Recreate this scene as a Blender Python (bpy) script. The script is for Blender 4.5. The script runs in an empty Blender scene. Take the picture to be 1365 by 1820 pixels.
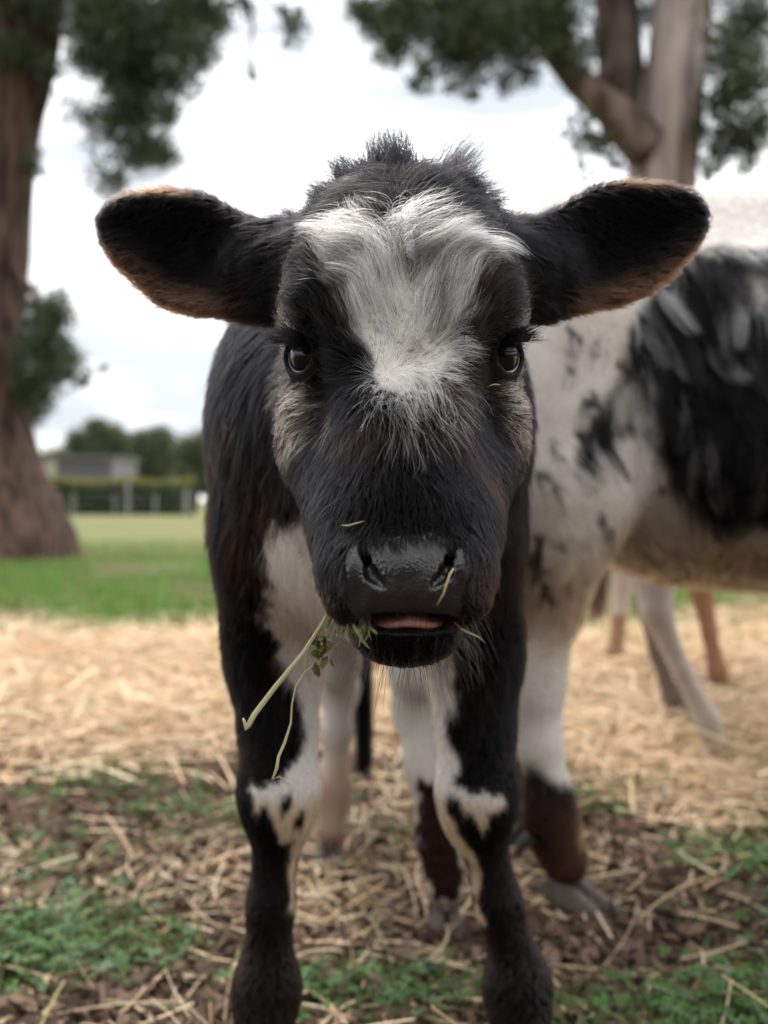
import bpy, math, random
import numpy as np
from mathutils import Vector
from mathutils.kdtree import KDTree

rng = np.random.default_rng(7)
random.seed(7)
scene = bpy.context.scene
col = scene.collection

# ------------------------------------------------------------------ camera, sky, sun, exposure
F_PX, CX, HOR, CAM_H = 1855.0, 682.5, 890.0, 0.62      # focal length, centre, horizon in photo pixels; camera height in m
cam = bpy.data.cameras.new('camera')
cam.sensor_fit = 'VERTICAL'; cam.sensor_height = 36.0; cam.sensor_width = 27.0
cam.lens = F_PX / 1820.0 * 36.0
cam.shift_y = -(910.0 - HOR) / 1820.0
cam.clip_start = 0.05; cam.clip_end = 2000.0
cam.dof.use_dof = True; cam.dof.focus_distance = 0.675; cam.dof.aperture_fstop = 4.6
camo = bpy.data.objects.new('camera', cam); col.objects.link(camo)
camo.location = (0, 0, CAM_H); camo.rotation_euler = (math.radians(90), 0, 0)
scene.camera = camo

SUN_EL, SUN_AZ = 58.0, -28.0                            # degrees; azimuth from +Y towards +X
world = bpy.data.worlds.new('World'); scene.world = world; world.use_nodes = True
wn = world.node_tree.nodes; wl = world.node_tree.links
bgn = wn['Background']
sky = wn.new('ShaderNodeTexSky'); sky.sky_type = 'NISHITA'; sky.sun_disc = False
sky.sun_elevation = math.radians(SUN_EL); sky.sun_rotation = math.radians(SUN_AZ)
sky.air_density = 1.0; sky.dust_density = 3.0; sky.ozone_density = 1.0
tcw = wn.new('ShaderNodeTexCoord')
mapw = wn.new('ShaderNodeMapping'); mapw.inputs['Scale'].default_value = (1.0, 1.0, 2.6)
noiw = wn.new('ShaderNodeTexNoise'); noiw.inputs['Scale'].default_value = 1.7; noiw.inputs['Detail'].default_value = 5
rampw = wn.new('ShaderNodeValToRGB')
rampw.color_ramp.elements[0].position = 0.36; rampw.color_ramp.elements[0].color = (0.45, 0.45, 0.45, 1)
rampw.color_ramp.elements[1].position = 0.55; rampw.color_ramp.elements[1].color = (0.97, 0.97, 0.97, 1)
mixw = wn.new('ShaderNodeMix'); mixw.data_type = 'RGBA'
mixw.inputs[7].default_value = (10.6, 10.5, 10.4, 1)      # bright overcast cloud deck
wl.new(tcw.outputs['Generated'], mapw.inputs['Vector']); wl.new(mapw.outputs[0], noiw.inputs['Vector'])
wl.new(noiw.outputs['Fac'], rampw.inputs[0]); wl.new(rampw.outputs[0], mixw.inputs[0])
wl.new(sky.outputs[0], mixw.inputs[6])
noi2 = wn.new('ShaderNodeTexNoise'); noi2.inputs['Scale'].default_value = 1.15; noi2.inputs['Detail'].default_value = 6; noi2.inputs['Roughness'].default_value = .55
map2 = wn.new('ShaderNodeMapping'); map2.inputs['Scale'].default_value = (1.0, 1.0, 3.4); map2.inputs['Location'].default_value = (2.3, .4, 1.1)
ramp2 = wn.new('ShaderNodeValToRGB')
ramp2.color_ramp.elements[0].position = .39; ramp2.color_ramp.elements[0].color = (.27, .29, .315, 1)
ramp2.color_ramp.elements[1].position = .56; ramp2.color_ramp.elements[1].color = (1.05, 1.05, 1.05, 1)
mul2 = wn.new('ShaderNodeMix'); mul2.data_type = 'RGBA'; mul2.blend_type = 'MULTIPLY'; mul2.inputs[0].default_value = 1.0
wl.new(tcw.outputs['Generated'], map2.inputs['Vector']); wl.new(map2.outputs[0], noi2.inputs['Vector']); wl.new(noi2.outputs['Fac'], ramp2.inputs[0])
wl.new(mixw.outputs[2], mul2.inputs[6]); wl.new(ramp2.outputs[0], mul2.inputs[7]); wl.new(mul2.outputs[2], bgn.inputs['Color'])
bgn.inputs['Strength'].default_value = 0.10

sun = bpy.data.lights.new('sun', 'SUN'); sun.energy = 0.9; sun.angle = math.radians(16); sun.color = (1.0, 0.95, 0.88)
suno = bpy.data.objects.new('sun', sun); col.objects.link(suno)
_az, _el = math.radians(SUN_AZ), math.radians(SUN_EL)
sdir = Vector((math.sin(_az) * math.cos(_el), math.cos(_az) * math.cos(_el), math.sin(_el)))
suno.rotation_euler = sdir.to_track_quat('Z', 'Y').to_euler(); suno.location = (0, 0, 30)

scene.view_settings.view_transform = 'Standard'
scene.view_settings.look = 'None'; scene.view_settings.gamma = 1.0; scene.view_settings.exposure = 1.72
scene.render.engine = 'CYCLES'
scene.cycles.use_denoising = True
scene.cycles.max_bounces = 8; scene.cycles.diffuse_bounces = 3; scene.cycles.glossy_bounces = 3
scene.cycles.transmission_bounces = 6; scene.cycles.transparent_max_bounces = 8
scene.cycles.sample_clamp_indirect = 6.0
try: scene.cycles_curves.shape = 'RIBBONS'
except Exception: pass

# ------------------------------------------------------------------ helpers
def P(px, py, Y):
    """photo pixel at distance Y -> world point"""
    return np.array(((px - CX) / F_PX * Y, Y, CAM_H + (HOR - py) / F_PX * Y))
def PX(px, Y): return (px - CX) / F_PX * Y
def PZ(py, Y): return CAM_H + (HOR - py) / F_PX * Y
def to_px(p):
    return CX + F_PX * p[:, 0] / p[:, 1], HOR - F_PX * (p[:, 2] - CAM_H) / p[:, 1]
def nrm(v): return v / np.maximum(np.linalg.norm(v, axis=-1, keepdims=True), 1e-9)
def sstep(a, b, x):
    t = np.clip((x - a) / (b - a), 0, 1); return t * t * (3 - 2 * t)

def _hash(ix, iy, iz, s):
    h = (ix.astype(np.int64) * 374761393 + iy.astype(np.int64) * 668265263 + iz.astype(np.int64) * 1274126177 + s * 974711) & 0xffffffff
    h = ((h ^ (h >> 13)) * 1274126177) & 0xffffffff
    h = (h ^ (h >> 16)) & 0xffffff
    return h / float(0xffffff)
def noise3(p, f=1.0, s=0):
    q = p * f; i = np.floor(q); t = q - i; t = t * t * (3 - 2 * t)
    out = 0
    for dx in (0, 1):
        for dy in (0, 1):
            for dz in (0, 1):
                w = (t[:, 0] if dx else 1 - t[:, 0]) * (t[:, 1] if dy else 1 - t[:, 1]) * (t[:, 2] if dz else 1 - t[:, 2])
                out = out + w * _hash(i[:, 0] + dx, i[:, 1] + dy, i[:, 2] + dz, s)
    return out * 2 - 1
def nvec(p, f, s=0): return np.stack([noise3(p, f, s + k * 17) for k in range(3)], 1)

def poly_sd(poly, x, y):
    """signed distance to a polygon, negative inside"""
    poly = np.asarray(poly, float); n = len(poly)
    d = np.full(np.shape(x), 1e9); inside = np.zeros(np.shape(x), bool)
    for i in range(n):
        a, b = poly[i], poly[(i + 1) % n]
        e = b - a; wx, wy = x - a[0], y - a[1]
        t = np.clip((wx * e[0] + wy * e[1]) / max(e @ e, 1e-12), 0, 1)
        d = np.minimum(d, (wx - e[0] * t) ** 2 + (wy - e[1] * t) ** 2)
        c = ((a[1] > y) != (b[1] > y)) & (x < (b[0] - a[0]) * (y - a[1]) / ((b[1] - a[1]) if b[1] != a[1] else 1e-12) + a[0])
        inside ^= c
    return np.where(inside, -np.sqrt(d), np.sqrt(d))

def link(o, parent=None):
    col.objects.link(o)
    if parent is not None: o.parent = parent
    return o
def tag(o, label=None, cat=None, group=None, kind=None):
    if label: o['label'] = label
    if cat: o['category'] = cat
    if group: o['group'] = group
    if kind: o['kind'] = kind
    return o
def empty(name, loc=(0, 0, 0)):
    o = bpy.data.objects.new(name, None); o.empty_display_size = 0.1
    o.location = loc; return link(o)
def mesh_obj(name, V, Fs, mat, parent=None, attrs=None, smooth=True):
    """V (n,3); Fs list of index arrays, each (m,k) with the same k"""
    V = np.asarray(V, np.float32)
    me = bpy.data.meshes.new(name)
    if not isinstance(Fs, (list, tuple)): Fs = [Fs]
    Fs = [np.asarray(f, np.int32) for f in Fs if len(f)]
    me.vertices.add(len(V)); me.vertices.foreach_set('co', V.ravel())
    nl = sum(f.size for f in Fs); npoly = sum(len(f) for f in Fs)
    me.loops.add(nl); me.polygons.add(npoly)
    me.loops.foreach_set('vertex_index', np.concatenate([f.ravel() for f in Fs]))
    tot = np.concatenate([np.full(len(f), f.shape[1], np.int32) for f in Fs])
    st = np.concatenate([[0], np.cumsum(tot)[:-1]]).astype(np.int32)
    me.polygons.foreach_set('loop_start', st)
    me.polygons.foreach_set('use_smooth', np.full(npoly, smooth))
    if attrs:
        for k, a in attrs.items():
            a = np.asarray(a, np.float32)
            if a.ndim == 2:
                if a.shape[1] == 3: a = np.concatenate([a, np.ones((len(a), 1), np.float32)], 1)
                at = me.attributes.new(k, 'FLOAT_COLOR', 'POINT'); at.data.foreach_set('color', a.ravel())
            else:
                at = me.attributes.new(k, 'FLOAT', 'POINT'); at.data.foreach_set('value', a)
    me.update(calc_edges=True); me.validate()
    if mat: me.materials.append(mat)
    o = bpy.data.objects.new(name, me)
    link(o, parent)
    if parent is not None: o.matrix_parent_inverse = parent.matrix_basis.inverted()
    return o

# ------------------------------------------------------------------ materials
def newmat(name):
    m = bpy.data.materials.new(name); m.use_nodes = True
    nt = m.node_tree; return m, nt.nodes, nt.links, nt.nodes['Principled BSDF']
def attr_node(n, name='col'):
    a = n.new('ShaderNodeAttribute'); a.attribute_name = name; return a
def attr_mat(name, rough=0.7, bump=0.0, bscale=60, spec=0.3, trans=0.0, noise=0.0):
    m, n, l, b = newmat(name)
    a = attr_node(n); out = a.outputs['Color']
    b.inputs['Roughness'].default_value = rough; b.inputs['Specular IOR Level'].default_value = spec
    if noise or bump:
        tc = n.new('ShaderNodeTexCoord'); nz = n.new('ShaderNodeTexNoise'); nz.inputs['Scale'].default_value = bscale; nz.inputs['Detail'].default_value = 6
        l.new(tc.outputs['Object'], nz.inputs['Vector'])
    if noise:
        hs = n.new('ShaderNodeMix'); hs.data_type = 'RGBA'; hs.blend_type = 'MULTIPLY'; hs.inputs[0].default_value = noise
        rp = n.new('ShaderNodeValToRGB'); rp.color_ramp.elements[0].position = .3; rp.color_ramp.elements[0].color = (.35, .35, .35, 1)
        rp.color_ramp.elements[1].position = .7; rp.color_ramp.elements[1].color = (1.4, 1.4, 1.4, 1)
        l.new(nz.outputs['Fac'], rp.inputs[0]); l.new(out, hs.inputs[6]); l.new(rp.outputs[0], hs.inputs[7]); out = hs.outputs[2]
    if bump:
        bp = n.new('ShaderNodeBump'); bp.inputs['Strength'].default_value = bump; bp.inputs['Distance'].default_value = 0.02
        l.new(nz.outputs['Fac'], bp.inputs['Height']); l.new(bp.outputs[0], b.inputs['Normal'])
    l.new(out, b.inputs['Base Color'])
    if trans:
        tr = n.new('ShaderNodeBsdfTranslucent'); l.new(out, tr.inputs['Color'])
        mx = n.new('ShaderNodeMixShader'); mx.inputs[0].default_value = trans
        l.new(b.outputs[0], mx.inputs[1]); l.new(tr.outputs[0], mx.inputs[2]); l.new(mx.outputs[0], n['Material Output'].inputs['Surface'])
    return m
def plain(name, c, rough=0.6, spec=0.4, bump=0, bscale=40, var=0.0):
    m, n, l, b = newmat(name)
    b.inputs['Base Color'].default_value = (*c, 1); b.inputs['Roughness'].default_value = rough; b.inputs['Specular IOR Level'].default_value = spec
    if bump or var:
        tc = n.new('ShaderNodeTexCoord'); nz = n.new('ShaderNodeTexNoise'); nz.inputs['Scale'].default_value = bscale; nz.inputs['Detail'].default_value = 6
        l.new(tc.outputs['Object'], nz.inputs['Vector'])
        if bump:
            bp = n.new('ShaderNodeBump'); bp.inputs['Strength'].default_value = bump; bp.inputs['Distance'].default_value = .01
            l.new(nz.outputs['Fac'], bp.inputs['Height']); l.new(bp.outputs[0], b.inputs['Normal'])
        if var:
            mx = n.new('ShaderNodeMix'); mx.data_type = 'RGBA'
            mx.inputs[6].default_value = (*[x * (1 - var) for x in c], 1); mx.inputs[7].default_value = (*[min(1, x * (1 + var)) for x in c], 1)
            l.new(nz.outputs['Fac'], mx.inputs[0]); l.new(mx.outputs[2], b.inputs['Base Color'])
    return m
def hair_mat(name, rough=0.38, radial=0.5, coat=0.0):
    m = bpy.data.materials.new(name); m.use_nodes = True
    n, l = m.node_tree.nodes, m.node_tree.links
    n.remove(n['Principled BSDF'])
    h = n.new('ShaderNodeBsdfHairPrincipled'); h.parametrization = 'COLOR'
    h.inputs['Roughness'].default_value = rough; h.inputs['Radial Roughness'].default_value = radial
    h.inputs['Coat'].default_value = coat
    h.inputs['Random Roughness'].default_value = 0.3; h.inputs['IOR'].default_value = 1.165
    a = attr_node(n); l.new(a.outputs['Color'], h.inputs['Color'])
    l.new(h.outputs[0], n['Material Output'].inputs['Surface'])
    return m

M_FUR = hair_mat('coat_hair')
M_LEAF = attr_mat('gum_leaf', 0.5, spec=0.4, trans=0.35)
M_GRASS = attr_mat('grass_blade', 0.55, trans=0.3)
M_STRAW = attr_mat('straw', 0.5, spec=0.35, trans=0.15)
M_LITTER = attr_mat('leaf_litter', 0.8, noise=0.5, bscale=90)
M_SKIN = attr_mat('skin', 1.0, spec=0.0)

# ------------------------------------------------------------------ signed distance field modelling
class Field:
    def __init__(s, xs, ys, zs):
        s.ax = [np.asarray(a, np.float32) for a in (xs, ys, zs)]
        s.D = np.full([len(a) for a in s.ax], 0.09, np.float32)
    def _sl(s, lo, hi, m):
        r = []
        for a, l, h in zip(s.ax, lo, hi):
            i = max(int(np.searchsorted(a, l - m)) - 1, 0); j = min(int(np.searchsorted(a, h + m)) + 1, len(a))
            r.append(slice(i, max(j, i + 1)))
        return tuple(r)
    def _g(s, sl):
        return s.ax[0][sl[0]][:, None, None], s.ax[1][sl[1]][None, :, None], s.ax[2][sl[2]][None, None, :]
    def comb(s, sl, d, k, op):
        a = s.D[sl]
        if op == 'u':
            h = np.maximum(k - np.abs(a - d), 0) / k; s.D[sl] = np.minimum(a, d) - h * h * k * .25
        else:
            d = -d; h = np.maximum(k - np.abs(a - d), 0) / k; s.D[sl] = np.maximum(a, d) + h * h * k * .25
    def ell(s, c, r, k=.02, op='u', R=None):
        c = np.asarray(c, np.float32); r = np.asarray(r, np.float32); m = .07; rm = r if R is None else np.full(3, r.max())
        sl = s._sl(c - rm, c + rm, m); X, Y, Z = s._g(sl); X = X - c[0]; Y = Y - c[1]; Z = Z - c[2]
        if R is not None:
            X, Y, Z = (R[0][0] * X + R[0][1] * Y + R[0][2] * Z, R[1][0] * X + R[1][1] * Y + R[1][2] * Z, R[2][0] * X + R[2][1] * Y + R[2][2] * Z)
        k0 = np.sqrt((X / r[0]) ** 2 + (Y / r[1]) ** 2 + (Z / r[2]) ** 2)
        k1 = np.sqrt((X / r[0] ** 2) ** 2 + (Y / r[1] ** 2) ** 2 + (Z / r[2] ** 2) ** 2)
        d = np.where(k0 < 1e-4, -r.min(), k0 * (k0 - 1) / np.maximum(k1, 1e-6))
        s.comb(sl, d.astype(np.float32), k, op)
    def cone(s, a, b, ra, rb, k=.02, op='u', sc=(1, 1, 1)):
        a = np.asarray(a, np.float32); b = np.asarray(b, np.float32); rm = max(ra, rb)
        sc = np.asarray(sc, np.float32)
        sl = s._sl(np.minimum(a, b) - rm * sc, np.maximum(a, b) + rm * sc, .07); X, Y, Z = s._g(sl)
        aa = a / sc; bb = b / sc; ba = bb - aa
        X = X / sc[0] - aa[0]; Y = Y / sc[1] - aa[1]; Z = Z / sc[2] - aa[2]
        t = np.clip((X * ba[0] + Y * ba[1] + Z * ba[2]) / max(float(ba @ ba), 1e-9), 0, 1)
        d = np.sqrt((X - t * ba[0]) ** 2 + (Y - t * ba[1]) ** 2 + (Z - t * ba[2]) ** 2) - (ra + (rb - ra) * t)
        s.comb(sl, (d * sc.min()).astype(np.float32), k, op)
    def chain(s, pts, k=.02, sc=(1, 1, 1)):
        for (p, r), (q, t) in zip(pts[:-1], pts[1:]): s.cone(p, q, r, t, k, 'u', sc)
    def custom(s, lo, hi, fn, k=.01, op='u'):
        sl = s._sl(np.asarray(lo), np.asarray(hi), .03); X, Y, Z = s._g(sl)
        s.comb(sl, fn(X, Y, Z).astype(np.float32), k, op)
    def sample(s, p):
        idx, fr = [], []
        for a, c in zip(s.ax, p.T):
            c = np.clip(c, a[0], a[-1] - 1e-5); i = np.clip(np.searchsorted(a, c, side='right') - 1, 0, len(a) - 2)
            idx.append(i); fr.append((c - a[i]) / (a[i + 1] - a[i]))
        out = 0
        for dx in (0, 1):
            for dy in (0, 1):
                for dz in (0, 1):
                    w = (fr[0] if dx else 1 - fr[0]) * (fr[1] if dy else 1 - fr[1]) * (fr[2] if dz else 1 - fr[2])
                    out = out + w * s.D[idx[0] + dx, idx[1] + dy, idx[2] + dz]
        return out
    def grad(s, p, e=.004):
        g = np.stack([s.sample(p + np.array(v) * e) - s.sample(p - np.array(v) * e) for v in ((1, 0, 0), (0, 1, 0), (0, 0, 1))], 1)
        return nrm(g)
    def mesh(s):
        D = s.D; S = D < 0
        A = S[:-1, :-1, :-1].astype(np.int8)
        cnt = np.zeros(A.shape, np.int8)
        for dx in (0, 1):
            for dy in (0, 1):
                for dz in (0, 1):
                    cnt += S[dx:D.shape[0] - 1 + dx, dy:D.shape[1] - 1 + dy, dz:D.shape[2] - 1 + dz]
        I, J, K = np.nonzero((cnt > 0) & (cnt < 8))
        idm = np.full(A.shape, -1, np.int32); idm[I, J, K] = np.arange(len(I))
        acc = np.zeros((len(I), 3)); n = np.zeros(len(I))
        ax = s.ax
        for axis in range(3):
            o1, o2 = [q for q in range(3) if q != axis]
            for u in (0, 1):
                for v in (0, 1):
                    off = [0, 0, 0]; off[o1] = u; off[o2] = v
                    i0 = [I + off[0], J + off[1], K + off[2]]; i1 = list(i0); i1[axis] = i1[axis] + 1
                    d0 = D[i0[0], i0[1], i0[2]]; d1 = D[i1[0], i1[1], i1[2]]
                    m = (d0 < 0) != (d1 < 0)
                    t = np.where(m, d0 / np.where(m, d0 - d1, 1), 0)
                    c = np.stack([ax[q][i0[q]].astype(float) for q in range(3)], 1)
                    c[:, axis] += t * (ax[axis][i1[axis]] - ax[axis][i0[axis]])
                    acc[m] += c[m]; n[m] += 1
        V = acc / n[:, None]
        faces = []
        for axis in range(3):
            o1, o2 = (axis + 1) % 3, (axis + 2) % 3
            sl0 = [slice(None)] * 3; sl1 = [slice(None)] * 3
            sl0[axis] = slice(0, -1); sl1[axis] = slice(1, None)
            a, b = S[tuple(sl0)], S[tuple(sl1)]
            E = np.nonzero(a != b)
            e = [q.copy() for q in E]
            ok = (e[o1] > 0) & (e[o2] > 0) & (e[o1] < D.shape[o1] - 1) & (e[o2] < D.shape[o2] - 1)
            e = [q[ok] for q in e]; ins = a[e[0], e[1], e[2]]
            q = []
            for (u, v) in ((1, 1), (0, 1), (0, 0), (1, 0)):
                c = list(e); c[o1] = c[o1] - u; c[o2] = c[o2] - v
                q.append(idm[c[0], c[1], c[2]])
            q = np.stack(q, 1); q[~ins] = q[~ins][:, ::-1]
            faces.append(q[(q >= 0).all(1)])
        return V, np.concatenate(faces)

def tri_sample(V, Fq, N, density=None):
    T = np.concatenate([Fq[:, [0, 1, 2]], Fq[:, [0, 2, 3]]])
    a, b, c = V[T[:, 0]], V[T[:, 1]], V[T[:, 2]]
    ar = np.linalg.norm(np.cross(b - a, c - a), axis=1)
    if density is not None: ar = ar * density((a + b + c) / 3)
    cs = np.cumsum(ar); i = np.searchsorted(cs, rng.random(N) * cs[-1]); i = np.minimum(i, len(T) - 1)
    u, v = rng.random(N), rng.random(N); f = u + v > 1; u[f] = 1 - u[f]; v[f] = 1 - v[f]
    return a[i] + (b[i] - a[i]) * u[:, None] + (c[i] - a[i]) * v[:, None]

def hair_obj(name, pts, rad, colr, mat, parent):
    """pts (N,K,3) rad (N,K) colr (N,K,3)"""
    N, K = pts.shape[:2]
    cv = bpy.data.hair_curves.new(name)
    cv.add_curves([K] * N)
    cv.points.foreach_set('position', np.ascontiguousarray(pts, np.float32).ravel())
    at = cv.attributes.get('radius') or cv.attributes.new('radius', 'FLOAT', 'POINT')
    at.data.foreach_set('value', np.ascontiguousarray(rad, np.float32).ravel())
    c4 = np.concatenate([colr, np.ones((N, K, 1))], 2).astype(np.float32)
    at = cv.attributes.new('col', 'FLOAT_COLOR', 'POINT'); at.data.foreach_set('color', c4.ravel())
    cv.materials.append(mat)
    o = bpy.data.objects.new(name, cv); link(o, parent)
    if parent is not None: o.matrix_parent_inverse = parent.matrix_basis.inverted()
    return o

def grow(field, root, dirf, L, K=6, lift=0.25, hug=0.8, curl=0.25, cfreq=40, clump=0.6, ncl=0, grav=0.0, seed=0, hmax=None, jit=0.18, ncl2=0, clump2=0.0):
    """grow hairs from roots along a direction field, kept near the skin of the field"""
    N = len(root); L = np.broadcast_to(L, (N,)).astype(float)
    lift = np.broadcast_to(lift, (N,)); hug = np.broadcast_to(hug, (N,))
    pts = np.zeros((N, K, 3)); p = root.copy(); pts[:, 0] = p - field.grad(root) * .0008
    rj = rng.normal(0, jit, (N, 3))
    hm = (L * lift) if hmax is None else np.broadcast_to(hmax, (N,))
    for k in range(1, K):
        s = k / (K - 1.0)
        n = field.grad(p)
        d = dirf(p); d = d + nvec(p, cfreq, seed) * curl + rj
        t = nrm(d - (d * n).sum(1, keepdims=True) * n)
        dr = nrm(t * np.sqrt(np.maximum(1 - lift ** 2, 0.05))[:, None] + n * (lift * (1 - s * .7))[:, None] + np.array((0, 0, -1.0)) * grav * s)
        p = p + dr * (L / (K - 1))[:, None]
        sd = field.sample(p); tgt = hm * s + 0.0005
        corr = np.where(sd > tgt, (sd - tgt) * hug, sd - np.minimum(tgt, .002) * 1.0)
        corr = np.where((sd > .0) & (sd <= tgt), 0, corr)
        p = p - n * np.clip(corr, -.02, .02)[:, None]
        pts[:, k] = p
    grow.own = np.zeros(N, int)
    for ncl, clump in ((ncl, clump), (ncl2, clump2)):
        if not ncl: continue
        gi = rng.choice(N, ncl, replace=False)
        kd = KDTree(ncl)
        for j, i in enumerate(gi): kd.insert(root[i], j)
        kd.balance()
        own = np.fromiter((kd.find(r)[1] for r in root), int, N)
        g = pts[gi[own]]
        cl = np.broadcast_to(clump, (N,)) * (0.6 + .4 * rng.random(N))
        w = (np.linspace(0, 1, K) ** 1.2)[None, :, None] * cl[:, None, None]
        tgt = g + (pts[:, :1] - g[:, :1]) * 0.25
        pts = pts * (1 - w) + tgt * w
        grow.own = own
    return pts

# ------------------------------------------------------------------ ground shape
nzp = lambda x, y, f, s: noise3(np.stack([x, y, 0 * x], 1), f, s)
def gh(x, y):
    p = np.stack([x, y, np.zeros_like(x)], 1)
    near = np.clip(1.0 - np.maximum(y - 4, 0) / 30, 0.15, 1)
    z = (noise3(p, 1.3, 3) * .018 + noise3(p, 5, 5) * .010 + noise3(p, 17, 9) * .006) * near
    band = sstep(2.1, 2.9, y) * (1 - sstep(4.6, 5.6, y)) * (1 - sstep(1.4, 2.2, np.abs(x - .9)) * 0)
    z = z + band * (.035 + .03 * noise3(p, 1.9, 21))
    hump = sstep(3.6, 4.6, y) * (1 - sstep(5.4, 6.2, y)) * sstep(1.2, 2.2, x)
    return z + hump * .10 - 0.012

# ------------------------------------------------------------------ hoof
def claw_mesh(L=.06, W=.026, H=.045):
    prof = [(-.35, 0.0, .9, .75), (0.0, 0, 1.0, 1.0), (.4, 0, .95, .75), (.8, 0, .6, .35), (1.0, 0, .25, .12)]
    V, Fq = [], []
    for (t, _, w, h) in prof:
        x = t * L
        for (a, b) in ((-.5, 0), (-.5, .55), (-.30, 1.0), (.30, 1.0), (.5, .55), (.5, 0)):
            V.append((x - (b * h) * H * .35, a * w * W, b * h * H))
    n = 6
    for i in range(len(prof) - 1):
        for j in range(n): Fq.append((i * n + j, i * n + (j + 1) % n, (i + 1) * n + (j + 1) % n, (i + 1) * n + j))
    caps = [list(range(n))[::-1], [(len(prof) - 1) * n + j for j in range(n)]]
    return np.array(V), np.array(Fq), np.array(caps)
_cv, _cf, _cc = claw_mesh()
def hoof(parent, pos, ang, mat, s=1.0):
    """cloven hoof: two claws in one mesh; ang = heading in radians from +X"""
    V = []; Fq = []; C = []; o = 0
    for sd in (-1, 1):
        v = _cv * s
        a = sd * .10; v = np.stack([v[:, 0] * math.cos(a) - v[:, 1] * math.sin(a), v[:, 0] * math.sin(a) + v[:, 1] * math.cos(a) + sd * .0130 * s, v[:, 2]], 1)
        V.append(v); Fq.append(_cf + o); C.append(_cc + o); o += len(v)
    V = np.concatenate(V); c, sn = math.cos(ang), math.sin(ang)
    V = np.stack([V[:, 0] * c - V[:, 1] * sn + pos[0], V[:, 0] * sn + V[:, 1] * c + pos[1], V[:, 2] + pos[2] - .008], 1)
    ob = mesh_obj('hoof', V, [np.concatenate(Fq), np.concatenate(C)], mat, parent, smooth=False)
    bv = ob.modifiers.new('bevel', 'BEVEL'); bv.width = .004; bv.segments = 2
    return ob
M_HOOF_D = plain('dark_hoof', (.02, .017, .015), .5, bump=.3, bscale=80, var=.4)
M_HOOF_T = plain('tan_hoof', (.055, .043, .035), .55, bump=.3, bscale=80, var=.4)

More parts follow.
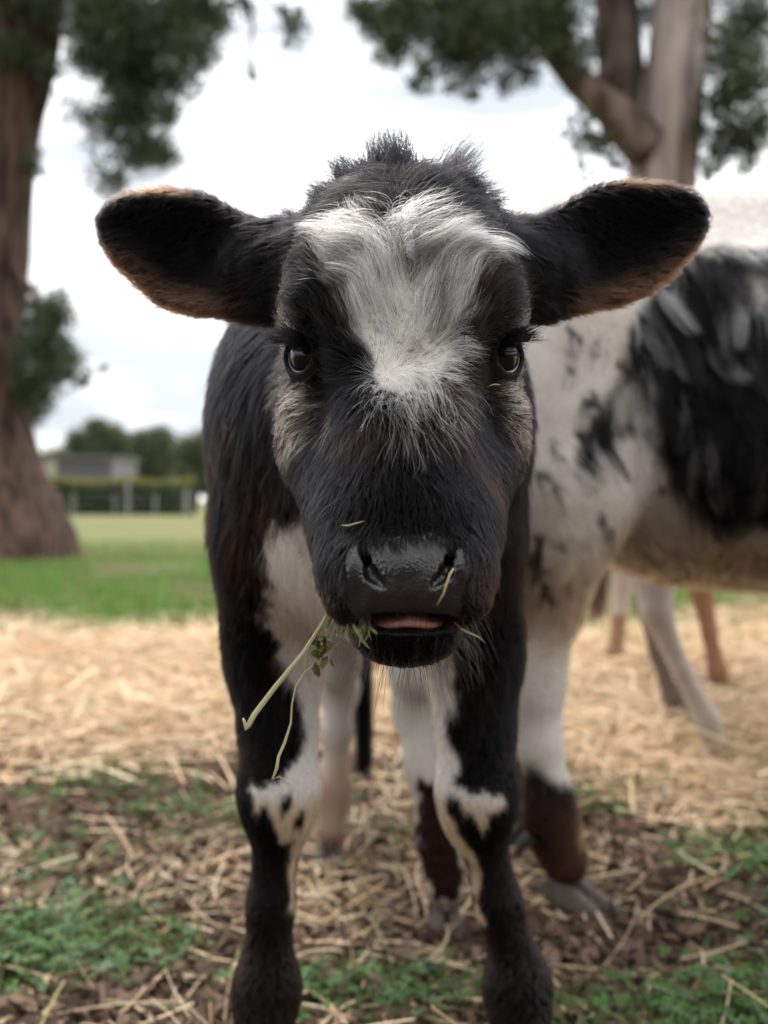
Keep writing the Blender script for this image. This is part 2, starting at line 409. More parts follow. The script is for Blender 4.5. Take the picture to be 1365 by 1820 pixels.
# ------------------------------------------------------------------ black calf facing the camera
XC = 0.0135                      # the head's middle
def build_head_and_body():
    h = 1.0
    xs = np.concatenate([np.arange(-.262, XC - .102, .0032), np.arange(XC - .102, XC + .102, .002), np.arange(XC + .102, .290, .0032)])
    ys = np.concatenate([np.arange(.555, .79, .002), np.arange(.79, .87, .003), np.arange(.87, 2.10, .009)])
    zs = np.concatenate([np.arange(-.02, .50, .006), np.arange(.50, .775, .002), np.arange(.775, .93, .003)])
    f = Field(xs, ys, zs)
    # --- trunk
    bx = -.012
    f.cone((bx, 1.02, .69), (bx, 1.70, .70), .150, .160, .05, sc=(.95, 1, 1.05))
    f.ell((bx, 1.08, .79), (.065, .14, .085), .06)
    f.ell((bx, 1.72, .72), (.145, .17, .15), .06)
    f.ell((bx, 1.00, .585), (.095, .085, .095), .05)
    f.cone((XC, .86, .70), (bx, 1.03, .70), .082, .135, .05)
    f.cone((XC, .83, .665), (bx, .97, .60), .055, .085, .04)
    for sx, kx, kn, ct, fl in ((-1, -.110, -.1085, -.118, -.121), (1, .088, .0965, .1196, .138)):
        so = .094 if sx < 0 else .084
        f.ell((bx + sx * so, 1.06, .655), (.053, .105, .165), .05)
        f.cone((bx + sx * (so + .006), 1.03, .58), (kx + sx * .006, 1.10, .46), .052, .047, .04)
        f.cone((kx + sx * .004, 1.09, .48), (kn, 1.08, .335), .046, .038, .03)
        f.ell((kn, 1.075, .310), (.040, .038, .045), .025)
        f.cone((kn, 1.08, .285), (ct, 1.085, .20), .026, .0205, .02)
        f.cone((ct, 1.085, .20), (fl, 1.085, .135), .0205, .026, .02)
        f.ell((fl, 1.083, .112), (.033, .036, .037), .02)
        f.cone((fl, 1.075, .11), (fl + sx * .004, 1.045, .045), .028, .029, .02)
    # hind legs
    f.ell((bx - .09, 1.74, .60), (.075, .13, .17), .05)
    f.ell((bx + .09, 1.70, .60), (.075, .13, .17), .05)
    f.chain([((-.09, 1.74, .52), .075), ((-.084, 1.86, .33), .036), ((-.083, 1.92, .275), .032), ((-.086, 1.90, .20), .022), ((-.092, 1.885, .12), .022), ((-.095, 1.875, .095), .030), ((-.096, 1.85, .04), .028)], .03)
    f.chain([((.075, 1.66, .52), .078), ((.052, 1.63, .36), .040), ((.050, 1.67, .29), .033), ((.058, 1.64, .20), .022), ((.078, 1.605, .125), .023), ((.087, 1.595, .095), .031), ((.092, 1.565, .04), .028)], .03)
    f.chain([((bx, 1.88, .79), .03), ((bx - .01, 1.96, .72), .020), ((bx - .025, 1.985, .45), .012), ((-.040, 1.985, .30), .010)], .02)
    # --- head
    S = lambda x, y, z: (XC + x, y, z)
    f.ell(S(0, .768, .768), (.083, .082, .078), .03)
    f.ell(S(0, .770, .808), (.048, .060, .042), .03)                       # cranium
    f.ell(S(0, .712, .755), (.066, .050, .062), .03)                       # forehead
    f.cone(S(0, .80, .73), S(0, .86, .70), .078, .082, .04)
    f.cone(S(0, .705, .705), S(0, .640, .612), .050, .040, .03)            # bridge
    for s in (-1, 1):
        f.ell(S(s * .056, .726, .750), (.025, .034, .020), .02)            # brow
        f.ell(S(s * .050, .765, .672), (.036, .048, .050), .03)            # cheek
        f.cone(S(s * .046, .735, .655), S(s * .030, .665, .602), .034, .030, .03)
        f.ell(S(s * .0625, .722, .684), (.018, .026, .018), .02)           # cheekbone
        f.cone(S(s * .020, .650, .600), S(s * .026, .622, .578), .030, .027, .02)   # muzzle side
        f.ell(S(s * .0310, .604, .578), (.0095, .016, .018), .007)          # nostril wing
        f.ell(S(s * .026, .612, .560), (.020, .020, .012), .012)           # upper lip
    f.ell(S(0, .612, .582), (.030, .025, .024), .012)                      # nose pad
    f.ell(S(0, .600, .571), (.019, .013, .017), .010)
    f.cone(S(-.012, .607, .559), S(.012, .607, .559), .0085, .0085, .010)
    f.ell(S(0, .640, .542), (.030, .034, .0170), .012)                     # chin
    f.cone(S(-.014, .621, .5385), S(.014, .621, .5385), .0092, .0092, .010)  # lower lip
    f.cone(S(0, .650, .552), S(0, .765, .612), .026, .045, .03)            # jaw
    # mouth gap, lip line
    f.ell(S(.001, .600, .5502), (.0280, .048, .0056), .005, 'd')
    for s in (-1, 1):
        f.cone(S(s * .025, .603, .552), S(s * .036, .635, .556), .0022, .0016, .003, 'd')
        # comma-shaped nostril
        f.cone(S(s * .0262, .598, .5965), S(s * .0240, .595, .586), .0018, .0026, .003, 'd')
        f.cone(S(s * .0240, .595, .586), S(s * .0205, .593, .578), .0026, .0030, .003, 'd')
        f.cone(S(s * .0205, .593, .578), S(s * .0145, .590, .5725), .0030, .0018, .003, 'd')
        f.cone(S(s * .0235, .597, .585), S(s * .0205, .612, .586), .0026, .0024, .003, 'd')
    # --- eyes: socket, ball clearance, lids
    for s in (-1, 1):
        c = np.array(S(s * EX, EY, EZ)); ax = EAX * np.array((s, 1, 1))
        f.ell(c, (ER + .0045,) * 3, .008)
        up = np.array((0, 0, 1.0)) - ax[2] * ax; up /= np.linalg.norm(up); sd = np.cross(ax, up)
        ta = math.radians(22) * s; up, sd = up * math.cos(ta) + sd * math.sin(ta), sd * math.cos(ta) - up * math.sin(ta)
        Rm = np.stack([ax, sd, up])
        Rm2 = Rm
        f.ell(c + ax * .012 + up * .0008, (.016, .0130, .0130), .003, 'd', R=Rm2)
        f.ell(c, (ER + .0003,) * 3, .0015, 'd')
        # heavy upper lid / brow ridge
        a1 = c + ax * .0112 + up * .0150
        f.cone(a1 - sd * .012, a1 + sd * .012, .0036, .0036, .006)
    # --- ears
    for s, poly in ((-1, EAR_L), (1, EAR_R)):
        pl = np.array([(PX(a, .82), PZ(b, .82)) for a, b in poly])
        cen = pl.mean(0)
        lo = (pl[:, 0].min(), .76, pl[:, 1].min()); hi = (pl[:, 0].max(), .90, pl[:, 1].max())
        def fn(X, Y, Z, pl=pl, s=s):
            x2 = np.broadcast_to(X[:, 0, :], (X.shape[0], Z.shape[2])); z2 = np.broadcast_to(Z[0, 0, :][None], x2.shape)
            d2 = poly_sd(pl, x2, z2)
            u = np.clip((np.abs(x2 - XC) - .085) / .15, -.3, 1.1)
            depth = np.clip(-d2, 0, .05)
            ysh = .802 + .030 * u + .030 * sstep(0, .045, depth) * (1.0 - .5 * u)
            th = .0035 + .004 * np.clip(1 - u, 0, 1)
            w = np.abs(Y - ysh[:, None, :]) * .85 - th[:, None, :]
            return np.maximum(np.broadcast_to(d2[:, None, :], w.shape), w)
        f.custom(lo, hi, fn, .010)
        f.cone((XC + s * .070, .80, PZ(490, .80)), (XC + s * .112, .818, PZ(482, .82)), .036, .030, .02)
    return f
ER = .0166; EX, EY, EZ = .0612, .7115, .7180
EAX = np.array((.70, -.71, .03)); EAX /= np.linalg.norm(EAX)
EAR_L = [(500, 420), (475, 428), (440, 400), (400, 372), (350, 347), (290, 338), (230, 341), (188, 355), (168, 380), (174, 420), (203, 462), (240, 500), (285, 538), (340, 556), (410, 562), (490, 572)]
EAR_R = [(930, 418), (965, 398), (1010, 368), (1060, 338), (1120, 325), (1190, 325), (1240, 338), (1263, 362), (1264, 392), (1242, 434), (1205, 476), (1155, 516), (1100, 540), (1040, 550), (970, 562), (935, 565)]

BLACK = np.array((.0034, .0033, .0037)); DKBROWN = np.array((.009, .0056, .0045)); WHITE = np.array((.74, .70, .65)); CREAM = np.array((.55, .38, .21)); TAN = np.array((.40, .28, .19))
BLAZE = [(655, 418), (618, 434), (600, 462), (600, 490), (604, 520), (626, 560), (648, 605), (662, 640), (668, 665), (676, 684), (695, 694), (730, 692), (770, 682), (794, 650), (808, 600), (818, 555), (832, 505), (842, 478), (832, 455), (806, 432), (776, 414), (730, 404), (690, 408)]
CHEEK_L = [(512, 700), (545, 690), (585, 720), (575, 750), (545, 790), (518, 800)]
CHEEK_R = [(862, 690), (915, 690), (932, 720), (930, 790), (905, 760), (875, 745)]
PADP = [(638, 962), (720, 955), (815, 962), (834, 1010), (826, 1060), (806, 1098), (636, 1098), (614, 1060), (618, 1000)]
CHEST_W = [(462, 960), (490, 930), (570, 890), (800, 890), (800, 1180), (812, 1260), (790, 1290), (740, 1240), (640, 1240), (560, 1250), (548, 1290), (536, 1240), (508, 1190), (490, 1140), (468, 1090), (480, 1030)]
LEG_L_W = [(536, 1230), (585, 1230), (590, 1480), (545, 1500), (525, 1530), (524, 1620), (514, 1610), (516, 1500), (498, 1500), (480, 1455), (455, 1465), (448, 1400), (490, 1392), (530, 1345), (548, 1300)]
LEG_L_B = [[(455, 1445), (475, 1430), (486, 1470), (476, 1510), (452, 1490)], [(497, 1420), (520, 1405), (520, 1432), (500, 1448)], [(515, 1478), (530, 1445), (543, 1440), (538, 1470), (520, 1486)]]
LEG_R_W = [(770, 1230), (800, 1230), (792, 1290), (812, 1340), (818, 1370), (805, 1390), (836, 1416), (890, 1412), (902, 1426), (870, 1450), (858, 1482), (842, 1462), (800, 1405), (790, 1420), (800, 1452), (812, 1480), (838, 1510), (850, 1560), (858, 1640), (846, 1620), (830, 1530), (790, 1490), (765, 1400)]

def soft(poly, x, y, w, nz): return 1 - sstep(-w, w, poly_sd(poly, x, y) + nz)
def calf_coat(p):
    """coat colour and kind at root points: returns rgb and a 'white' weight"""
    px, py = to_px(p); n1 = noise3(p, 90, 1) * 8; n2 = noise3(p, 30, 2)
    head = p[:, 1] < .872
    c = np.repeat(BLACK[None], len(p), 0)
    w = np.zeros(len(p))
    brown = sstep(.1, .6, n2) * .7 * (1 - .8 * (head & (p[:, 2] > .79)))
    c = c * (1 - brown[:, None]) + DKBROWN * brown[:, None]
    # head
    m = soft(BLAZE, px, py, 14, n1 * 2.4) * head * (p[:, 1] < .80)
    w = np.maximum(w, m)
    fr_ = soft([(655, 680), (690, 690), (800, 675), (815, 690), (780, 735), (725, 752), (690, 742), (660, 715)], px, py, 14, n1) * head * (p[:, 1] < .75) * (rng.random(len(p)) < .30)
    w = np.maximum(w, fr_)
    fleck = (rng.random(len(p)) < .18) & (w > .5) & (np.hypot(px - 695, py - 672) > 45)
    c = c * (1 - w[:, None]) + WHITE * w[:, None]
    c[fleck] = c[fleck] * .25
    for q in (CHEEK_L, CHEEK_R):
        m = soft(q, px, py, 16, n1 * 2) * head * (rng.random(len(p)) < .62)
        c = c * (1 - m[:, None]) + np.array((.42, .33, .25)) * m[:, None]
    tem = (sstep(.068, .084, np.abs(p[:, 0] - XC)) * sstep(PZ(850, .75), PZ(760, .75), p[:, 2]) * (1 - sstep(PZ(590, .75), PZ(560, .75), p[:, 2]))) * head * (rng.random(len(p)) < .45)
    tem = tem * (np.abs(p[:, 0] - XC) < .102)
    c = c * (1 - tem[:, None]) + np.array((.23, .19, .165)) * tem[:, None]
    # ears: brown inside the lower margin and along the rim
    ear = (np.abs(p[:, 0] - XC) > .105) & (p[:, 1] < .9) & (p[:, 2] > .71)
    for poly in (EAR_L, EAR_R):
        d = poly_sd(poly, px, py)
        low = sstep(-.02, .03, (.775 + .25 * (np.abs(p[:, 0] - XC) - .17)) - p[:, 2] + .03)
        e = ear * (d < 20) * sstep(-62, -12, d) * sstep(.11, .16, np.abs(p[:, 0] - XC)) * low
        c = c * (1 - e[:, None]) + np.array((.085, .043, .023)) * e[:, None]
        e = .8 * ear * (np.abs(d) < 30) * sstep(-10, -1, d) * sstep(.15, .19, np.abs(p[:, 0] - XC))
        c = c * (1 - e[:, None]) + np.array((.055, .028, .016)) * e[:, None]
    # chest and front legs
    fr = (p[:, 1] > .872) & (p[:, 1] < 1.30)
    nb = n1 * 1.3
    m = soft(CHEST_W, px, py, 10, nb * 1.5) * fr * (p[:, 1] < 1.12)
    m = np.maximum(m, fr * (p[:, 1] > 1.0) * soft(LEG_L_W, px, py, 6, nb))
    m = np.maximum(m, fr * (p[:, 1] > 1.0) * soft(LEG_R_W, px, py, 6, nb))
    for q in LEG_L_B: m = m * (1 - soft(q, px, py, 5, nb * .6))
    warm = sstep(PZ(1380, 1.08), PZ(1430, 1.08), p[:, 2])[:, None] * .75
    wc = WHITE * (1 - warm) + CREAM * warm
    c = c * (1 - m[:, None]) + wc * m[:, None]; w = np.maximum(w, m)
    lowb = sstep(.30, .18, p[:, 2])[:, None] * fr[:, None] * (1 - m[:, None]) * .6
    c = c * (1 - lowb) + np.array((.020, .013, .012)) * lowb
    # hind legs and belly
    re = (p[:, 1] >= 1.30) & (p[:, 2] < .50) & (p[:, 1] < 1.955)
    m = re * 1.0
    patch = soft([(745, 1380), (775, 1400), (800, 1480), (830, 1560), (815, 1600), (775, 1600), (735, 1500)], px, py, 6, nb) * (p[:, 0] > 0)
    tw = (sstep(.30, .10, p[:, 2] + n2 * .03) * np.where(p[:, 0] < 0, 1, .7))[:, None]
    wc = WHITE * .8 * (1 - tw) + TAN * .9 * tw
    wc = wc * (1 - patch[:, None]) + np.array((.030, .014, .011)) * patch[:, None]
    c = np.where(re[:, None], wc, c); w = np.maximum(w, m * (1 - patch))
    return c, w

def make_calf():
    root = empty('calf', (-.01, 1.2, 0))
    tag(root, 'black calf with white forehead facing the camera, hay hanging from its mouth', 'calf')
    f = build_head_and_body()
    V, Fq = f.mesh()
    cc, ww = calf_coat(V)
    px, py = to_px(V); xr = np.abs(V[:, 0] - XC)
    skin = cc * np.where(ww > .4, .7, np.where(cc[:, 0] < .012, .9, .35))[:, None]
    pad = (poly_sd(PADP, px, py) + noise3(V, 160, 6) * 8 < 4) & (V[:, 1] < .640)
    mouth = (xr < .034) & (V[:, 2] < .5585) & (V[:, 2] > .5415) & (V[:, 1] < .655)
    skin[pad] = (.010, .0095, .0095)
    deep = mouth & (V[:, 1] > .612)
    skin[deep] = (.05, .018, .016)
    lids = np.zeros(len(V), bool)
    for s in (-1, 1):
        c = np.array((XC + s * EX, EY, EZ)); lids |= np.linalg.norm(V - c, axis=1) < ER + .0065
    skin[lids] = (.012, .009, .009)
    gloss = np.where(pad, 1.0, 0.0) + np.where(lids, .45, 0) + np.where(mouth, .6, 0)
    body = mesh_obj('body', V, Fq, M_CALFSKIN, root, {'col': skin, 'wet': np.clip(gloss, 0, 1)})
    # ---- fur
    W0 = np.array((XC - .0085, .655, PZ(672, .665)))                       # hair whorl between the eyes
    def flow(p):
        head = sstep(.90, .84, p[:, 1])[:, None]
        d = nrm(p - W0)
        d = d + np.array((0, 0, .55)) * (sstep(-.004, .012, p[:, 2] - W0[2]) * (1 - sstep(.05, .075, np.abs(p[:, 0] - XC))) * (p[:, 1] < .8))[:, None]
        top = (sstep(PZ(560, .69), PZ(430, .72), p[:, 2]) * (p[:, 1] < .80))[:, None]
        xr = p[:, 0] - XC + .003
        sdv = np.stack([np.tanh(xr * 60) * 1.1 + noise3(p, 70, 13) * .7, np.full(len(p), .25), .50 - 6.0 * np.abs(xr) + noise3(p, 55, 14) * .6], 1)
        d = nrm(d * (1 - .8 * top) + nrm(sdv) * .8 * top)
        ear = (sstep(.088, .115, np.abs(p[:, 0] - XC)) * (p[:, 2] > .70) * (p[:, 1] < .9))[:, None]
        de = np.stack([np.sign(p[:, 0] - XC) * 1.0, np.full(len(p), .3), -.30 + 0 * p[:, 0]], 1)
        d = d * (1 - ear) + nrm(de) * ear
        b = np.stack([(p[:, 0] + .012) * 1.5, np.full(len(p), .45), np.full(len(p), -1.0)], 1)
        leg = sstep(.50, .42, p[:, 2])[:, None]
        b = nrm(b * (1 - leg) + np.array((0, .05, -1.0)) * leg)
        return d * head + b * (1 - head)
    def bald(p):
        qx, qy = to_px(p); xr = np.abs(p[:, 0] - XC)
        b = ((poly_sd(PADP, qx, qy) + noise3(p, 160, 6) * 10 + 6 < 4) & (p[:, 1] < .640)) | ((xr < .034) & (p[:, 2] < .5575) & (p[:, 2] > .5425) & (p[:, 1] < .66))
        for s in (-1, 1):
            b |= np.linalg.norm(p - np.array((XC + s * EX, EY, EZ)), axis=1) < ER + .0058
        return b
    # head and ears
    def dens_head(p): return np.where((p[:, 1] < .90) & ~bald(p), np.where(p[:, 1] < .80, 1.0, .8), 0)
    R = tri_sample(V, Fq, 130000, dens_head)
    qx, qy = to_px(R); cc, ww = calf_coat(R); N = len(R); xr = np.abs(R[:, 0] - XC)
    ear = (xr > .105) & (R[:, 2] > .70)
    up = sstep(PZ(900, .63), PZ(700, .66), R[:, 2])
    L = .0115 + .0115 * up
    fore = sstep(PZ(720, .665), PZ(640, .67), R[:, 2]) * sstep(.085, .060, xr) * (R[:, 1] < .80)
    L = L + fore * .010
    L = L + ww * (R[:, 1] < .8) * .021
    L = np.where(R[:, 2] < .575, .0075, L); L = np.where(R[:, 2] < .545, .007, L)
    chk = (R[:, 1] > .70) & (R[:, 2] < .70) & ~ear
    L = np.where(chk, .017, L)
    # keep the hair round the eyes short
    de = np.minimum.reduce([np.linalg.norm(R - np.array((XC + s * EX, EY, EZ)) - EAX * np.array((s, 1, 1)) * .012, axis=1) for s in (-1, 1)])
    L = np.minimum(L, .0035 + np.clip(de - .017, 0, 1) * .7)
    earrim = ear & (np.minimum(np.abs(poly_sd(EAR_L, qx, qy)), np.abs(poly_sd(EAR_R, qx, qy))) < 9); L = np.where(ear, .0125, L); L = np.where(earrim, .0135, L)
    dw = np.linalg.norm(R - W0, axis=1); L = np.where(ear, L, L * (.42 + .58 * sstep(.004, .05, dw)))
    L = L + .027 * ww * sstep(.002, .014, W0[2] - R[:, 2]) * sstep(.036, .016, xr) * ~ear
    poll = sstep(.805, .825, R[:, 2]) * sstep(.085, .06, xr) * (R[:, 1] > .70); L = np.where(ear, L, L * (1 - poll) + .030 * poll)
    L *= .65 + .6 * rng.random(N)
    lift = np.where(ear, np.where(earrim, .34, .20), .14 + .06 * fore + .22 * poll) + .42 * rng.random(N) ** 2.2
    pts = grow(f, R, flow, L, 6, lift=lift, hug=.85, curl=(.38 + .30 * ww)[:, None], cfreq=38, clump=np.where(ear, .2, .22 + .5 * np.clip(.5 * fore + ww, 0, 1)) * (.2 + .8 * sstep(.006, .02, dw)), ncl=5600, seed=3, jit=.26, ncl2=1500, clump2=np.where(ear, 0, .15 + .5 * np.clip(.5 * fore + ww, 0, 1)) * sstep(.006, .025, dw))
    tip = np.linspace(0, 1, 6)[None, :, None]
    clb = np.where(rng.random(1500) < .30, .22, .62 + .5 * rng.random(1500))[grow.own][:, None, None]
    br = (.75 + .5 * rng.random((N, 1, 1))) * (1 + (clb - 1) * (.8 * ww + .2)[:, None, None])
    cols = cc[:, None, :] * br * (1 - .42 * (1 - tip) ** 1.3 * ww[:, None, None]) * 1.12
    rad = np.where(ww > .5, .00015, .00019)[:, None] * np.array((1, 1, .95, .8, .55, .15))[None] * (.75 + .5 * rng.random((N, 1)))
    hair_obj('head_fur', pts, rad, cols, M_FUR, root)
    # topknot on the poll: upright tufts
    TK = []
    def dens_top(p): return ((p[:, 2] > .832) & (np.abs(p[:, 0] - XC) < .055) & (p[:, 1] > .73) & (p[:, 1] < .815)) * 1.0
    R = tri_sample(V, Fq, 6500, dens_top); N = len(R)
    cc, ww = calf_coat(R)
    tufts = np.array([(XC - .046, .765), (XC - .030, .76), (XC - .012, .77), (XC - .001, .755), (XC + .014, .775), (XC + .026, .765), (XC + .044, .77), (XC - .020, .75), (XC + .036, .75)])
    lean = np.array([(-1.3, -.1, .5), (-.7, -.1, .9), (-.15, -.1, 1), (-.1, -.2, 1), (.25, .0, 1), (.75, -.1, 1), (1.5, 0, .45), (-.9, -.5, .5), (1.2, -.5, .5)])
    tl = np.array([.028, .037, .045, .038, .026, .050, .036, .027, .029])
    d = np.linalg.norm(R[:, None, :2] - tufts[None], axis=2) + rng.random((N, len(tufts))) * .020; ti = d.argmin(1)
    L = tl[ti] * (.25 + .85 * rng.random(N) ** 1.3)
    dr = nrm(lean[ti] + rng.normal(0, .17, (N, 3))); pts = np.zeros((N, 6, 3)); p = R - np.array((0, 0, .001)); pts[:, 0] = p
    for k in range(1, 6):
        dr = nrm(dr + nvec(p, 60, 7) * .12 + np.array((0, 0, -.04))); p = p + dr * (L / 5)[:, None]; pts[:, k] = p
    cen = np.stack([tufts[ti, 0], tufts[ti, 1]], 1)
    for k in range(1, 6): pts[:, k, :2] += (cen - R[:, :2]) * .8 * (k / 5.0) ** 1.1
    c0 = np.repeat(BLACK[None] * 1.2, N, 0)
    hair_obj('topknot', pts, .0002 * np.array((1, 1, .9, .75, .5, .15))[None] * np.ones((N, 1)), np.repeat(c0[:, None], 6, 1) * (.7 + .8 * rng.random((N, 1, 1))), M_FUR, root)
    # pale lock curling over the top of the blaze
    def dens_lock(p):
        a, b = to_px(p); return ((np.abs(a - 728) < 55) & (np.abs(b - 412) < 28) & (p[:, 1] < .80)) * 1.0
    R = tri_sample(V, Fq, 900, dens_lock); N = len(R)
    def fl2(p): return np.stack([np.sin(p[:, 0] * 180) * .9 - .3, np.full(len(p), -.3), .15 + np.cos(p[:, 0] * 120) * .8], 1)
    pts = grow(f, R, fl2, .034 * (.5 + .7 * rng.random(N)), 6, lift=.35, hug=.6, curl=.8, cfreq=55, clump=.7, ncl=40, seed=11)
    hair_obj('forelock', pts, .00018 * np.array((1, 1, .9, .8, .55, .15))[None] * np.ones((N, 1)), WHITE[None, None] * np.ones((N, 6, 1)) * (.35 + .5 * rng.random((N, 1, 1))), M_FUR, root)
    # body
    def dens_body(p): return np.where(p[:, 1] >= .88, np.where((p[:, 1] < 1.35), np.where(p[:, 2] < .48, 2.6, 1.0), .35), 0)
    R = tri_sample(V, Fq, 105000, dens_body); N = len(R); cc, ww = calf_coat(R)
    tailm = (R[:, 1] > 1.955) & (R[:, 2] < .5)
    L = np.where(R[:, 2] > .52, .031, np.where(R[:, 2] > .38, .017, .008)) * (.6 + .7 * rng.random(N))
    L = np.where(tailm, .05, L)
    pts = grow(f, R, flow, L, 5, lift=.14 + .30 * rng.random(N) ** 2, hug=.8, curl=np.where(R[:, 2] > .45, .3, .1)[:, None], cfreq=25, clump=np.where(R[:, 2] > .47, .35, .0), ncl=4500, seed=5, jit=.22)
    hair_obj('body_fur', pts, np.where(R[:, 2] < .47, .00036, .00028)[:, None] * np.array((1, 1, .9, .65, .15))[None] * (.8 + .4 * rng.random((N, 1))), np.repeat(cc[:, None], 5, 1) * (.75 + .5 * rng.random((N, 1, 1))), M_FUR, root)
    # tail switch
    N = 900; R = np.stack([-.038 + rng.normal(0, .006, N), 1.985 + rng.normal(0, .006, N), .30 + .12 * rng.random(N)], 1)
    pts = np.stack([R + np.array((0, 0, -1.0)) * t * .21 + nvec(R, 40, 4) * .012 * t for t in np.linspace(0, 1, 5)], 1)
    hair_obj('tail_switch', pts, np.full((N, 5), .0005), np.repeat(BLACK[None], N * 5, 0).reshape(N, 5, 3), M_FUR, root)
    # whiskers on chin and lips
    def dens_wh(p): return ((p[:, 2] < .556) & (p[:, 1] < .68)) * 1.0
    R = tri_sample(V, Fq, 420, dens_wh); N = len(R); n = f.grad(R); L = .010 + .022 * rng.random(N) ** 1.5
    dr = nrm(n + nvec(R, 80, 9) * .5 + np.array((0, .1, -.35)))
    pts = np.stack([R + dr * (L * t)[:, None] + np.array((0, 0, -1.0)) * (L * t * t * .3)[:, None] for t in np.linspace(0, 1, 5)], 1)
    hair_obj('whiskers', pts, .00011 * np.array((1, .9, .8, .6, .2))[None] * np.ones((N, 1)), np.repeat((BLACK * 1.5)[None], N * 5, 0).reshape(N, 5, 3), M_FUR, root)
    # ---- eyes
    for s in (-1, 1):
        c = np.array((XC + s * EX, EY, EZ)); ax = EAX * np.array((s, 1, 1))
        me = bpy.data.meshes.new('eye')
        import bmesh
        bm = bmesh.new(); bmesh.ops.create_uvsphere(bm, u_segments=40, v_segments=28, radius=ER)
        for v in bm.verts:                                                # cornea bulge at the pole
            t = max(0, v.co.z / ER - .5) / .5; v.co.z += t * t * .0006
        bm.to_mesh(me); bm.free()
        for pl in me.polygons: pl.use_smooth = True
        me.materials.append(M_EYE)
        o = bpy.data.objects.new('eye', me); link(o, root)
        o.rotation_euler = Vector(ax).to_track_quat('Z', 'Y').to_euler()
        o.location = Vector(c) ; o.matrix_parent_inverse = root.matrix_basis.inverted()
        # wet lower lid rim
        up = np.array((0, 0, 1.0)) - ax[2] * ax; up /= np.linalg.norm(up); sd = np.cross(ax, up)
        ta = math.radians(22) * s; up, sd = up * math.cos(ta) + sd * math.sin(ta), sd * math.cos(ta) - up * math.sin(ta)
        ang = np.linspace(math.radians(188), math.radians(352), 22); rings = []
        for a in ang:
            q = sd * .0124 * math.cos(a) + up * (.0116 * math.sin(a) - .0003)
            r2 = q @ q; q = q + ax * (math.sqrt(max((ER + .0006) ** 2 - r2, 1e-8)))
            out = nrm(q[None])[0]; tn = nrm(np.cross(out, ax)[None])[0]; bn = np.cross(tn, out)
            rr = .0011 * math.sin(math.pi * (a - ang[0]) / (ang[-1] - ang[0]) * .9 + .15)
            rings.append([c + q + (out * math.cos(b) + bn * math.sin(b)) * max(rr, .0004) for b in np.linspace(0, 2 * math.pi, 7)[:-1]])
        Vv = np.array(rings).reshape(-1, 3); ff = [(i * 6 + j, i * 6 + (j + 1) % 6, (i + 1) * 6 + (j + 1) % 6, (i + 1) * 6 + j) for i in range(len(ang) - 1) for j in range(6)]
        mesh_obj('eyelid_rim', Vv, np.array(ff), M_RIM, o)
        # eyelashes sweeping outwards
        N = 260; a = np.radians(15 + 140 * rng.random(N)); a = a if s > 0 else a
        q = sd[None] * (.0145 * np.cos(a))[:, None] + up[None] * (.0146 * np.sin(a))[:, None] + ax[None] * .0125
        R = c + q + rng.normal(0, .0008, (N, 3))
        dr = nrm(ax[None] * .85 + np.array((s * .5, 0, .0))[None] + up[None] * (.10 + .12 * rng.random((N, 1))) + rng.normal(0, .16, (N, 3)))
        L = .012 + .012 * rng.random(N)
        pts = np.stack([R + dr * (L * t)[:, None] + np.array((0, 0, -1.0)) * (L * .35 * t * (1 - .7 * t))[:, None] for t in np.linspace(0, 1, 5)], 1)
        hair_obj('eyelashes', pts, .00022 * np.array((1, .95, .85, .6, .2))[None] * np.ones((N, 1)), np.repeat((BLACK * .6)[None], N * 5, 0).reshape(N, 5, 3), M_FUR, o)
    # tongue
    V2, F2 = [], []
    nu, nv = 20, 12
    for i in range(nu + 1):
        th = math.pi * i / nu
        for j in range(nv):
            b = 2 * math.pi * j / nv
            x = math.cos(th) * .0235; r = math.sin(th) ** .7
            V2.append((XC + .0015 + x, .640 + r * math.cos(b) * .036, .5480 + r * math.sin(b) * .0060 + .0012 * math.cos(x * 180)))
    F2 = [(i * nv + j, i * nv + (j + 1) % nv, (i + 1) * nv + (j + 1) % nv, (i + 1) * nv + j) for i in range(nu) for j in range(nv)]
    mesh_obj('tongue', V2, np.array(F2), M_TONGUE, root)
    hm = M_HOOF_D
    a0 = -math.pi / 2
    for x, y, m in ((-.125, 1.035, M_HOOF_D), (.144, 1.035, M_HOOF_D), (-.097, 1.84, M_HOOF_T), (.093, 1.555, M_HOOF_T)):
        hoof(root, (x, y, float(gh(np.array([x]), np.array([y]))[0])), a0, m, .95)
    return root

